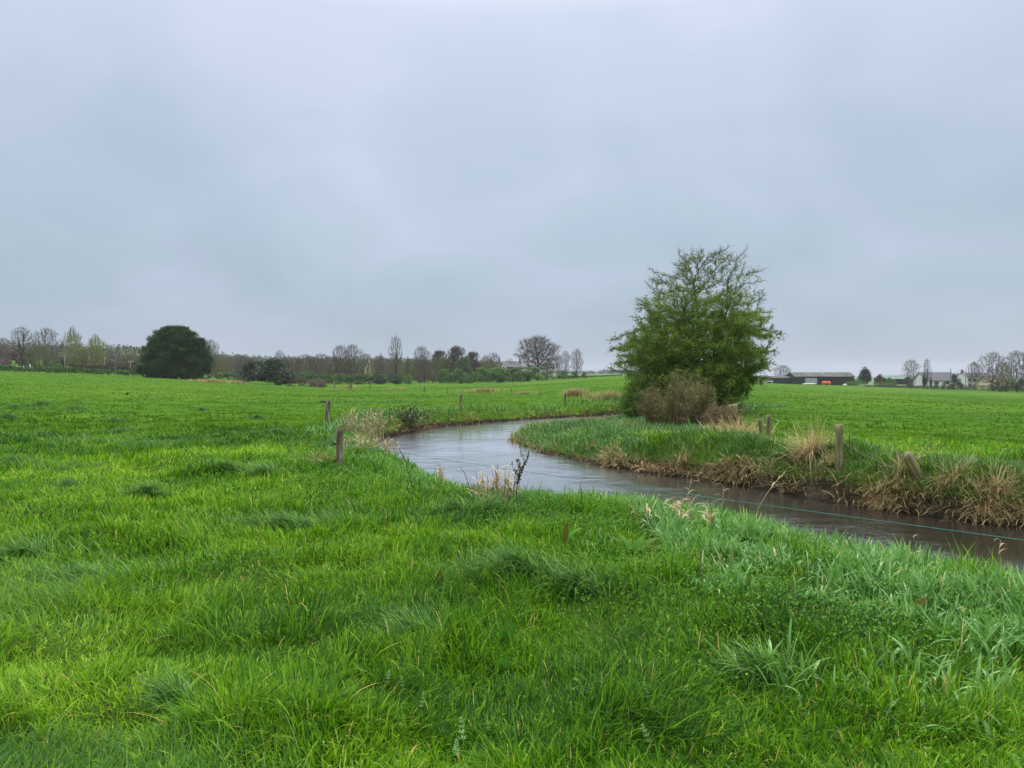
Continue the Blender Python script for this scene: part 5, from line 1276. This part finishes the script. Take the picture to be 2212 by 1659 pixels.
# orange tank on a stand, white bag, pale trough
x_, d_ = (1785 - CX) / F * 284, 284; z_ = G1(x_, d_)
zt = ztop(824, d_); O = thing('orange_tank', 'bright orange plastic tank on legs in front of the dark barn', 'tank', (x_, d_, z_))
a_ = Acc(); W_ = 17 * d_ / F; h_ = (832 - 824.3) * d_ / F * .92; zc0 = zt - z_ - h_ / 2
prof = []
for (dx, s) in ((-.5, .78), (-.46, .93), (-.3, 1), (-.05, 1), (-.04, .93), (.04, .93), (.05, 1), (.3, 1), (.46, .93), (.5, .78)):
    prof.append((dx * W_, s))
V = []; kk_ = 16
for (px_, s) in prof:
    for j in range(kk_):
        th = 2 * math.pi * j / kk_; cx2, sz2 = math.cos(th), math.sin(th); V.append((px_, .75 * s * math.copysign(abs(cx2) ** .55, cx2), zc0 + h_ / 2 * s * math.copysign(abs(sz2) ** .55, sz2)))
Q = [(i * kk_ + j, i * kk_ + (j + 1) % kk_, (i + 1) * kk_ + (j + 1) % kk_, (i + 1) * kk_ + j) for i in range(len(prof) - 1) for j in range(kk_)]
V += [(prof[0][0], 0, zc0), (prof[-1][0], 0, zc0)]; c0 = len(V) - 2
T = [(c0, (j + 1) % kk_, j) for j in range(kk_)] + [(c0 + 1, (len(prof) - 1) * kk_ + j, (len(prof) - 1) * kk_ + (j + 1) % kk_) for j in range(kk_)]
a_.add(V, Q, T); link('tank', a_.mesh('tank'), MAT['orange'], O)
a_ = Acc(); a_.tube([(-.3 * W_, 0, zc0 + h_ / 2 - .02), (-.3 * W_, 0, zc0 + h_ / 2 + .14)], .22, 10); link('lid', a_.mesh('lid'), MAT['orange'], O)
for sx in (-.35, .35):
    a_ = Acc(); a_.box((sx * W_, 0, max(.1, (zc0 - h_ / 2) / 2) - .1), (.14, 1.1, max(.3, zc0 - h_ / 2 + .3))); link('leg', a_.mesh('leg', False), MAT['cream'], O)
def bag(lab, X, Y, wpx, hpx, d, mat, name, cat):
    x_ = (X - CX) / F * d; z_ = G1(x_, d); W_ = wpx * d / F; H_ = hpx * d / F; a_ = Acc(); n, m_ = 10, 14; V = []
    for i in range(n + 1):
        s = i / n
        for j in range(m_):
            th = 2 * math.pi * j / m_; r_ = math.sin(math.pi * min(1, .12 + s * .88)) ** .5 * (1 + .1 * math.sin(3 * th + i)); V.append((W_ / 2 * r_ * math.cos(th), W_ / 3 * r_ * math.sin(th), H_ * s))
    a_.add(V, [(i * m_ + j, i * m_ + (j + 1) % m_, (i + 1) * m_ + (j + 1) % m_, (i + 1) * m_ + j) for i in range(n) for j in range(m_)]); 
    return tag(link(name, a_.mesh(name), MAT[mat], None, (x_, d, z_ + .05)), lab, cat)
bag('white wrapped bundle lying at the right end of the barn', 1825, 835, 9, 4, 275, 'white', 'bale_bag', 'bundle')
bag('pale heap of gravel sacks in front of the roller door', 1748, 832, 30, 3, 279, 'cream', 'sack_heap', 'heap')
x_ = (1662 - CX) / F * 285; O = thing('water_trough', 'white water trough at the left end of the low dark shed', 'trough', (x_, 285, G1(x_, 285)))
zz = ztop(823, 285) - G1(x_, 285)
a_ = Acc(); wl = 2.6
for (c_, s_) in (((0, 0, zz - .28), (wl, .7, .05)), ((0, -.34, zz - .14), (wl, .05, .3)), ((0, .34, zz - .14), (wl, .05, .3)), ((-wl / 2, 0, zz - .14), (.05, .72, .3)), ((wl / 2, 0, zz - .14), (.05, .72, .3))): a_.box(c_, s_)
link('basin', a_.mesh('basin', False), MAT['white'], O)
for sx in (-1, 1): a_ = Acc(); a_.box((sx, 0, (zz - .3) / 2), (.12, .5, zz - .3)); link('leg', a_.mesh('leg', False), MAT['cream'], O)

# lamp pole and power poles
def pole(lab, X, Yt, d, arm=0, wires=None, r_=.12, name='power_pole', lamp=False):
    x_ = (X - CX) / F * d; z_ = G1(x_, d); H_ = ztop(Yt, d) - z_; o = thing(name, lab, 'pole', (x_, d, z_), 0, 'utility poles')
    a_ = Acc(); a_.tube([(0, 0, -.5), (0, 0, H_)], [r_ * 1.2, r_ * .8], 8); link('shaft', a_.mesh('shaft'), MAT['woodpole'], o)
    if arm:
        a_ = Acc(); a_.box((0, 0, H_ - .35), (arm, .12, .14)); link('crossarm', a_.mesh('crossarm', False), MAT['woodpole'], o)
        for s in (-.45, 0, .45): a_ = Acc(); a_.tube([(s * arm, 0, H_ - .28), (s * arm, 0, H_ - .05)], [.05, .04], 6); link('insulator', a_.mesh('insulator'), MAT['white'], o)
    if lamp:
        a_ = Acc(); a_.tube([(0, 0, H_ * .82), (-.5, 0, H_ * .86), (-.9, 0, H_ * .84)], .05, 6); link('bracket', a_.mesh('bracket'), MAT['metal'], o)
        a_ = Acc(); a_.tube([(-.9, 0, H_ * .86), (-.9, 0, H_ * .83), (-.9, 0, H_ * .80)], [.08, .3, .45], 10); link('lamp_shade', a_.mesh('lamp_shade'), MAT['metal'], o)
    return Vector((x_, d, z_ + H_))
p1 = pole('power pole with a crossarm in front of the dark evergreens', 162 * .864, 767, 200, 3.4)
p0 = pole('power pole just beyond the left picture edge', -30, 770, 200, 3.0)
p2 = pole('slim power pole below the shorter poplar', 193, 768, 205, 0)
p3 = pole('pale power pole right of the shorter poplar', 226, 771, 205, 0, r_=.15)
p4 = pole('power pole left of the rounded conifer', 282, 780, 195, 1.2)
p5 = pole('dark pole beside the white house on the right', 2086, 795, 275, 0, lamp=True, name='lamp_pole')
p6 = pole('thin pole at the left edge of the white house', 2069, 800, 300, 0, r_=.07)
for (a0, b0, lab) in ((p0, p1, 'power line at the far left above the hedge'), (p1, p3, 'power line between the crossarm pole and the pale pole'), (p3, p4, 'power line between the pale pole and the conifer')):
    strand('power_line', lab, 'power line', [a0 + Vector((0, 0, -.15)), b0 + Vector((0, 0, -.15))], .035, MAT['wire'], .5, 'power lines')

# parked cars and small white things far left
def car(lab, X, d, L, rz, mat, Yb=None):
    x_ = (X - CX) / F * d; z_ = G1(x_, d) if Yb is None else ztop(Yb, d); o = thing('parked_car', lab, 'car', (x_, d, z_), rz, 'far parked cars'); a_ = Acc(); W_ = 1.75
    sec = [(-.5, .45, .62, .0), (-.47, .28, .82, 0), (-.30, .25, .90, 0), (-.22, .25, .95, 0), (-.10, .25, .98, 0), (.2, .25, .98, 0), (.36, .25, .93, 0), (.48, .28, .88, 0), (.5, .42, .75, 0)]
    V = []; 
    for (s, z0, z1, _) in sec: V += [(s * L, -W_ / 2, z0), (s * L, W_ / 2, z0), (s * L, W_ / 2 * .96, z1), (s * L, -W_ / 2 * .96, z1)]
    Q = []
    for i in range(len(sec) - 1): b_ = 4 * i; Q += [(b_ + j, b_ + (j + 1) % 4, b_ + 4 + (j + 1) % 4, b_ + 4 + j) for j in range(4)]
    Q += [(0, 3, 2, 1), (len(V) - 4, len(V) - 3, len(V) - 2, len(V) - 1)]
    a_.add(V, Q); link('body', a_.mesh('body'), mat, o)
    a_ = Acc(); z0 = .9; V = [(-.28 * L, -.8, z0), (.46 * L, -.8, z0), (.46 * L, .8, z0), (-.28 * L, .8, z0), (-.10 * L, -.62, 1.45), (.34 * L, -.62, 1.45), (.34 * L, .62, 1.45), (-.10 * L, .62, 1.45)]
    a_.add(V, [(0, 1, 5, 4), (1, 2, 6, 5), (2, 3, 7, 6), (3, 0, 4, 7)]); link('windows', a_.mesh('windows', False), MAT['glass'], o)
    a_ = Acc(); a_.box((.12 * L, 0, 1.47), (.44 * L, 1.26, .06)); link('roof', a_.mesh('roof', False), mat, o)
    for sx in (-.32, .32):
        for sy in (-1, 1): a_ = Acc(); a_.tube([(sx * L, sy * .70, .32), (sx * L, sy * .88, .32)], .32, 14); link('wheel', a_.mesh('wheel'), MAT['metal'], o)
MAT['carwhite'] = flat_mat('white_car_paint', (.75, .76, .76), .3, .5, .02)
MAT['carsilver'] = flat_mat('silver_car_paint', (.45, .46, .45), .3, .5, .02)
car('pale silver car parked behind the left hedge', 107, 300, 4.2, .1, MAT['carsilver'])
car('small white car parked left of the rounded conifer', 277, 400, 4.1, .0, MAT['carwhite'])
x_ = (40 - CX) / F * 168; x_ *= 200 / 168; O = thing('sign_board', 'white board leaning in the hedge at the far left', 'board', (x_, 200, G1(x_, 200)), .2, None, (1.2, 1.2, 1.5))
a_ = Acc(); a_.box((0, 0, .35), (.4, .06, .9)); ob = link('panel', a_.mesh('panel', False), MAT['white'], O); ob.rotation_euler = (0, -.5, 0)
a_ = Acc(); a_.box((-.25, .05, .1), (.07, .07, .9)); link('prop', a_.mesh('prop', False), MAT['woodpole'], O)
x_ = (58 - CX) / F * 200; zb = G1(x_, 200); O = thing('field_gate', 'pale gate with white posts in the left hedge', 'gate', (x_, 200, zb), 0, None, (1, 1, 1.25))
for sx in (-.85, .85): a_ = Acc(); a_.tube([(sx, 0, -.3), (sx, 0, 1.25 if sx > 0 else .95)], .09, 8); link('post', a_.mesh('post'), MAT['white'], O)
for z_ in (.15, .42, .68, .92): a_ = Acc(); a_.box((0, 0, z_), (1.5, .05, .09)); link('rail', a_.mesh('rail', False), MAT['woodpole'], O)

# ------------------------------------------------------------------ the big hawthorn
def hawthorn():
    d = 37.0; x0 = (1509 - CX) / F * d; z0 = G1(x0, d); s = .00604
    yc = np.array([1400, 1300, 1200, 1100, 1000, 900, 800, 700, 600, 500, 400, 300, 200, 130]); zz = (1400 - yc) * s
    Lw = (850 - np.array([400, 330, 300, 260, 240, 200, 250, 380, 410, 370, 440, 570, 740, 850])) * s
    Rw = (np.array([1060, 1180, 1270, 1330, 1350, 1380, 1360, 1320, 1340, 1310, 1280, 1250, 1150, 1000]) - 850) * s
    rg = np.random.default_rng(4); n = 5200; P_ = []
    while len(P_) < n:
        z = 7.75 - 7.5 * rg.random() ** .85; th = rg.uniform(0, 2 * math.pi); l_, r_ = np.interp(z, zz, Lw), np.interp(z, zz, Rw)
        R_ = (r_ if math.cos(th) > 0 else l_); dep = (l_ + r_) / 2 * .9
        rr = rg.uniform(.12, 1) ** .55; nz = 1 + .30 * (vnoise(np.array([th * 2.2]), np.array([z * 1.3]), 1.0, 9)[0] - .62)
        P_.append((R_ * math.cos(th) * rr * nz, dep * math.sin(th) * rr * nz, z))
    att = np.array(P_)
    cl = att[rg.choice(len(att), 330, False)]; sp = []
    for q in cl:
        oz = q - np.array([0, 0, 3.2]); aa = math.atan2(q[1], q[0]) + rg.normal(0, .5); k = int(rg.integers(12, 22)); u = rg.uniform(-.75, .75, k); v_ = rg.normal(0, .13, k)
        sp.append(np.stack([q[0] + u * math.cos(aa) - v_ * math.sin(aa), q[1] + u * math.sin(aa) + v_ * math.cos(aa), q[2] + rg.normal(0, .06, k) + u * np.clip(.12 * oz[2], -.2, .4)], 1))
    rimz = np.concatenate([rg.uniform(1.0, 5.6, 42), rg.uniform(5.6, 7.6, 8)])
    for z in rimz:
        th = rg.choice([0, math.pi]) + rg.normal(0, .7); R_ = (np.interp(z, zz, Rw) if math.cos(th) > 0 else np.interp(z, zz, Lw)); l = rg.uniform(.25, .8); k = 7; u = np.linspace(-.1, 1, k) * l
        dp = 1.0 if abs(math.cos(th)) > .6 else .9
        sp.append(np.stack([(R_ * .95 + u) * math.cos(th), (R_ * .95 + u) * math.sin(th) * dp, z + u * rg.uniform(-.1, .9)], 1))
    att = np.vstack([att[rg.random(len(att)) < np.interp(att[:, 2], [3.5, 5.5], [.45, .0])]] + sp)
    roots = [((.35, 0, -.2), -1)]
    for (tx, ty, tz) in ((-.2, .2, 6.3), (-2.3, .2, 4.3), (2.3, .2, 4.0), (.6, -1.9, 3.2), (.2, 2.0, 3.8), (1.4, -.3, 5.2), (-1.2, -.6, 5.1), (-2.6, -.6, 2.0), (2.6, -.5, 1.8)):
        prev = 0; p0 = np.array([.35, 0, -.2]); p1 = np.array([.35 + tx * .12, ty * .2, tz * .42]); p2 = np.array([tx, ty, tz]); k = int(tz / .16)
        for i in range(1, k):
            f = i / k; q = (1 - f) ** 2 * p0 + 2 * f * (1 - f) * p1 + f * f * p2 + np.array([.06 * math.sin(5 * f + tx), .06 * math.cos(4 * f + tz), 0]); roots.append((tuple(q), prev)); prev = len(roots) - 1
    nodes, par = grow(att, roots, .15, 1.6, .27, 90, .2, 5, .02)
    rad, ch = pipe(par, .0065, 2.25, .16)
    o = thing('hawthorn_tree', 'big spreading hawthorn coming into leaf on the right bank of the bend', 'tree', (x0, d, z0), 0)
    c = np.where(par >= 0)[0]; big = rad[c] > .028; tr = Acc(); br = Acc()
    frusta(tr, nodes[par[c[big]]], nodes[c[big]], np.minimum(rad[par[c[big]]], rad[c[big]] * 1.4), rad[c[big]], 8)
    sm = c[~big]; frusta(br, nodes[par[sm]], nodes[sm], np.minimum(rad[par[sm]], rad[sm] * 1.4), rad[sm], 4, .4)
    # twigs
    leafP = []; leafT = []
    srcs = c[rad[c] < .022]
    for rep in range(9):
        tip_bias = rep < 2
        p = nodes[srcs]; dv = nodes[srcs] - nodes[par[srcs]]; dv /= np.linalg.norm(dv, axis=1)[:, None]
        out_ = p - np.array([.3, 0, 3.0]); out_ /= np.linalg.norm(out_, axis=1)[:, None]
        dv = dv * .7 + out_ * .45 + rg.normal(0, .45, dv.shape); dv /= np.linalg.norm(dv, axis=1)[:, None]
        l = rg.uniform(.10, .36, len(p))[:, None]; m = rg.random(len(p)) < .62; p, dv, l = p[m], dv[m], l[m]
        p1 = p + dv * l * .5; dv2 = dv + rg.normal(0, .35, dv.shape) + [0, 0, -.12]; dv2 /= np.linalg.norm(dv2, axis=1)[:, None]; p2 = p1 + dv2 * l * .5
        frusta(br, p, p1, .005, .004, 3, .6); frusta(br, p1, p2, .004, .0025, 3, .6)
        for f in (0.15, .35, .55, .75, .9, 1.0):
            q = (p + (p1 - p) * f * 2) if f < .5 else (p1 + (p2 - p1) * (f - .5) * 2)
            dens = np.interp(q[:, 2], [0, 1, 4.2, 5.2, 6.5, 8], [1, 1, .95, .60, .42, .30]); 
            edge = np.abs(q[:, 0]) / np.where(q[:, 0] > 0, np.interp(q[:, 2], zz, Rw), np.interp(q[:, 2], zz, Lw)); dens = dens * np.interp(edge, [.65, 1.0], [1, .55])
            mm = rg.random(len(q)) < dens; leafP.append(q[mm] + rg.normal(0, .018, (mm.sum(), 3)))
    # long bare shoots beyond the outline
    tips = c[(ch[c] == 0)]; tips = rg.choice(tips, min(260, len(tips)), False)
    p = nodes[tips]; dv = p - nodes[par[tips]]; dv /= np.linalg.norm(dv, axis=1)[:, None]; out_ = p - np.array([.3, 0, 3.2]); out_ /= np.linalg.norm(out_, axis=1)[:, None]
    for seg in range(3):
        dv = dv * .6 + out_ * .3 + rg.normal(0, .2, dv.shape) + [0, 0, -.03 * seg]; dv /= np.linalg.norm(dv, axis=1)[:, None]; q = p + dv * rg.uniform(.10, .20, len(p))[:, None]
        frusta(br, p, q, .0055 - .0013 * seg, .0042 - .0013 * seg, 3, .6)
        mm = rg.random(len(q)) < .8; leafP.append(q[mm] + rg.normal(0, .02, (mm.sum(), 3))); leafP.append(((p + q) / 2)[mm] + rg.normal(0, .02, (mm.sum(), 3))); p = q
    LP = np.concatenate(leafP); print('hawthorn nodes', len(nodes), 'leaf sites', len(LP))
    # each site a little rosette of 2 leaves
    LP = np.concatenate([LP, LP + rg.normal(0, .022, LP.shape), LP[LP[:, 2] < 4.7] + rg.normal(0, .05, (int((LP[:, 2] < 4.7).sum()), 3))])
    nf_ = 150000; zf = rg.uniform(.25, 5.6, nf_); tf = rg.uniform(0, 6.283, nf_); Rf = np.where(np.cos(tf) > 0, np.interp(zf, zz, Rw), np.interp(zf, zz, Lw)); rf_ = Rf * rg.uniform(.1, .93, nf_) ** .5
    FP = np.stack([rf_ * np.cos(tf), rf_ * np.sin(tf) * .85, zf], 1); cn = fbm(FP[:, 0] + FP[:, 1] * .7, FP[:, 2] * 1.5 + FP[:, 1] * .4, .55, 19, 3); cn2 = fbm(FP[:, 1] + 31, FP[:, 2] * 1.5, .6, 20, 2)
    FP = FP[(cn * .6 + cn2 * .4 > np.interp(zf, [0, 3.5, 4.8, 5.6], [.47, .48, .55, .62]))]; print('fill', len(FP)); LP = np.concatenate([LP, FP])
    inner = vnoise(LP[:, 0] * 1.0, LP[:, 2] * 1.0 + LP[:, 1], .9, 17)
    lf = Acc(); leafquads(lf, LP, rg.uniform(.032, .066, len(LP)) * np.interp(LP[:, 2], [3, 6], [1.2, .85]), 1.2, np.clip(rg.normal(.42, .2, len(LP)) + .5 * (inner - .5), 0, 1), .75)
    link('trunk', tr.mesh('trunk'), MAT['bark'], o); link('branches', br.mesh('branches'), leaf_mat('hawthorn_twigs', [(0, (.05, .042, .03)), (1, (.11, .09, .06))], .9, 0, .2), o)
    link('leaves', lf.mesh('leaves'), leaf_mat('hawthorn_leaf', [(0, (.085, .155, .018)), (.5, (.190, .300, .030)), (1, (.36, .48, .060))], .55, .35, .3), o)
hawthorn()
# bright weeping bush at the left foot of the hawthorn
def leafy_bush(lab, name, X, Yb, Yt, w_, d, n, mat, twigs=700, seed=3, lsize=(.03, .06), cat='bush', zpow=.7, twigmat='baretwig', lean=0, leaf_frac=1.0, dome=True):
    rg = np.random.default_rng(seed); x0 = (X - CX) / F * d; z0 = G1(x0, d); H_ = ztop(Yt, d) - z0; W_ = w_ * d / F
    o = thing(name, lab, cat, (x0, d, z0)); st = Acc(); lf = Acc(); LP = []
    for i in range(twigs):
        aa = rg.uniform(0, 6.28); r0 = W_ * .22 * math.sqrt(rg.random()); tgt_r = W_ * .5 * rg.random() ** .45; hz = H_ * (rg.uniform(.25, .9) if rg.random() < .8 else rg.uniform(.9, 1.35)) * (.75 + .4 * vnoise(np.array([aa * 1.2]), np.array([tgt_r]), 1.0, seed)[0]) * math.sqrt(max(.05, 1 - (tgt_r / (W_ * .56)) ** 2))
        if not dome:
            lob = .45 + 1.0 * vnoise(np.array([aa * 1.6 + seed]), np.array([0.]), 1.0, seed)[0]; tgt_r = W_ * .5 * rg.random() ** .7; hz = H_ * rg.uniform(.15, 1.0) ** .6 * min(1.15, lob) * (1 - .35 * (tgt_r / (W_ * .5)) ** 3)
        p0 = np.array([r0 * math.cos(aa), r0 * math.sin(aa), 0]); p3 = np.array([tgt_r * math.cos(aa) + lean * hz, tgt_r * math.sin(aa), hz]); p1 = p0 + [0, 0, hz * .55]; p2 = (p1 + p3) / 2 + [0, 0, hz * .28]
        T = np.linspace(0, 1, 7)[:, None]; Pp = (1 - T) ** 3 * p0 + 3 * (1 - T) ** 2 * T * p1 + 3 * (1 - T) * T ** 2 * p2 + T ** 3 * p3; Pp += rg.normal(0, .02, Pp.shape) * T
        rr = np.linspace(.008, .003, 7); frusta(st, Pp[:-1], Pp[1:], rr[:-1], rr[1:], 3, rg.random())
        for k in range(3, 7):
            for b_ in range(2):
                q = Pp[k] + rg.normal(0, .09, 3); frusta(st, Pp[k][None], q[None], .003, .002, 3, rg.random()); LP.append(q)
                LP.append((Pp[k] + q) / 2)
    LP = np.array(LP); idx = rg.integers(0, len(LP), n); q = LP[idx] + rg.normal(0, .035, (n, 3)); q[:, 2] = np.maximum(q[:, 2], .03)
    leafquads(lf, q, rg.uniform(*lsize, n), 1.2, np.clip(rg.normal(.5, .22, n), 0, 1), .7)
    link('stems', st.mesh('stems'), MAT[twigmat], o); link('leaves', lf.mesh('leaves'), MAT[mat], o); return o
MAT['hleaf2'] = leaf_mat('bush_leaf', [(0, (.07, .15, .020)), (.5, (.15, .27, .034)), (1, (.25, .38, .055))], .55, .35, .3)
MAT['blleaf'] = leaf_mat('bramble_leaf_small', [(0, (.08, .095, .028)), (.5, (.16, .20, .05)), (1, (.26, .32, .08))], .6, .25, .3)
MAT['brtwig'] = leaf_mat('bramble_stem', [(0, (.10, .062, .036)), (.5, (.21, .135, .080)), (1, (.34, .245, .15))], .85, 0, .2)
leafy_bush('bright green rounded bush at the left foot of the hawthorn', 'green_bush', 1381, 880, 800, 88, 35.5, 26000, 'hleaf2', 420, 5, (.035, .065))
leafy_bush('olive leaved bramble at the right shoulder of the thorny brown bramble', 'bramble_bush', 1510, 918, 818, 90, 27.6, 5200, 'blleaf', 240, 17, (.03, .055), 'bramble', twigmat='brtwig', dome=False)
leafy_bush('low twiggy bramble at the left foot of the thorny brown bramble', 'bramble_bush', 1415, 915, 838, 84, 27.4, 2600, 'blleaf', 220, 27, (.03, .05), 'bramble', twigmat='brtwig', dome=False)
leafy_bush('thorny brown bramble bush with few leaves in front of the hawthorn', 'bramble_bush', 1462, 925, 806, 104, 26.5, 5200, 'blleaf', 210, 7, (.03, .055), 'bramble', twigmat='brtwig', dome=False)
leafy_bush('low brown bramble trailing right of the bramble bush', 'low_bramble', 1560, 925, 884, 90, 25.5, 1500, 'blleaf', 420, 9, (.022, .04), 'bramble', twigmat='brtwig', dome=False)
leafy_bush('dark green ivy growth on the undercut right bank', 'ivy_growth', 1725, 1060, 985, 95, 16.2, 4200, 'weeds', 160, 11, (.03, .055), 'ivy')

# ------------------------------------------------------------------ air
m = bpy.data.materials.new('haze'); m.use_nodes = True; t = m.node_tree; t.nodes.remove(t.nodes['Principled BSDF'])
pv = NN(t, 'ShaderNodeVolumePrincipled'); pv.inputs['Color'].default_value = (.86, .90, .96, 1); pv.inputs['Density'].default_value = .00019; pv.inputs['Anisotropy'].default_value = .2
t.links.new(pv.outputs[0], t.nodes['Material Output'].inputs['Volume'])
a_ = Acc(); a_.box((0, 0, 17.5), (11000, 11000, 85)); hz_ = link('haze', a_.mesh('haze', False), m); hz_['kind'] = 'stuff'; hz_['label'] = 'thin damp haze over the fields'
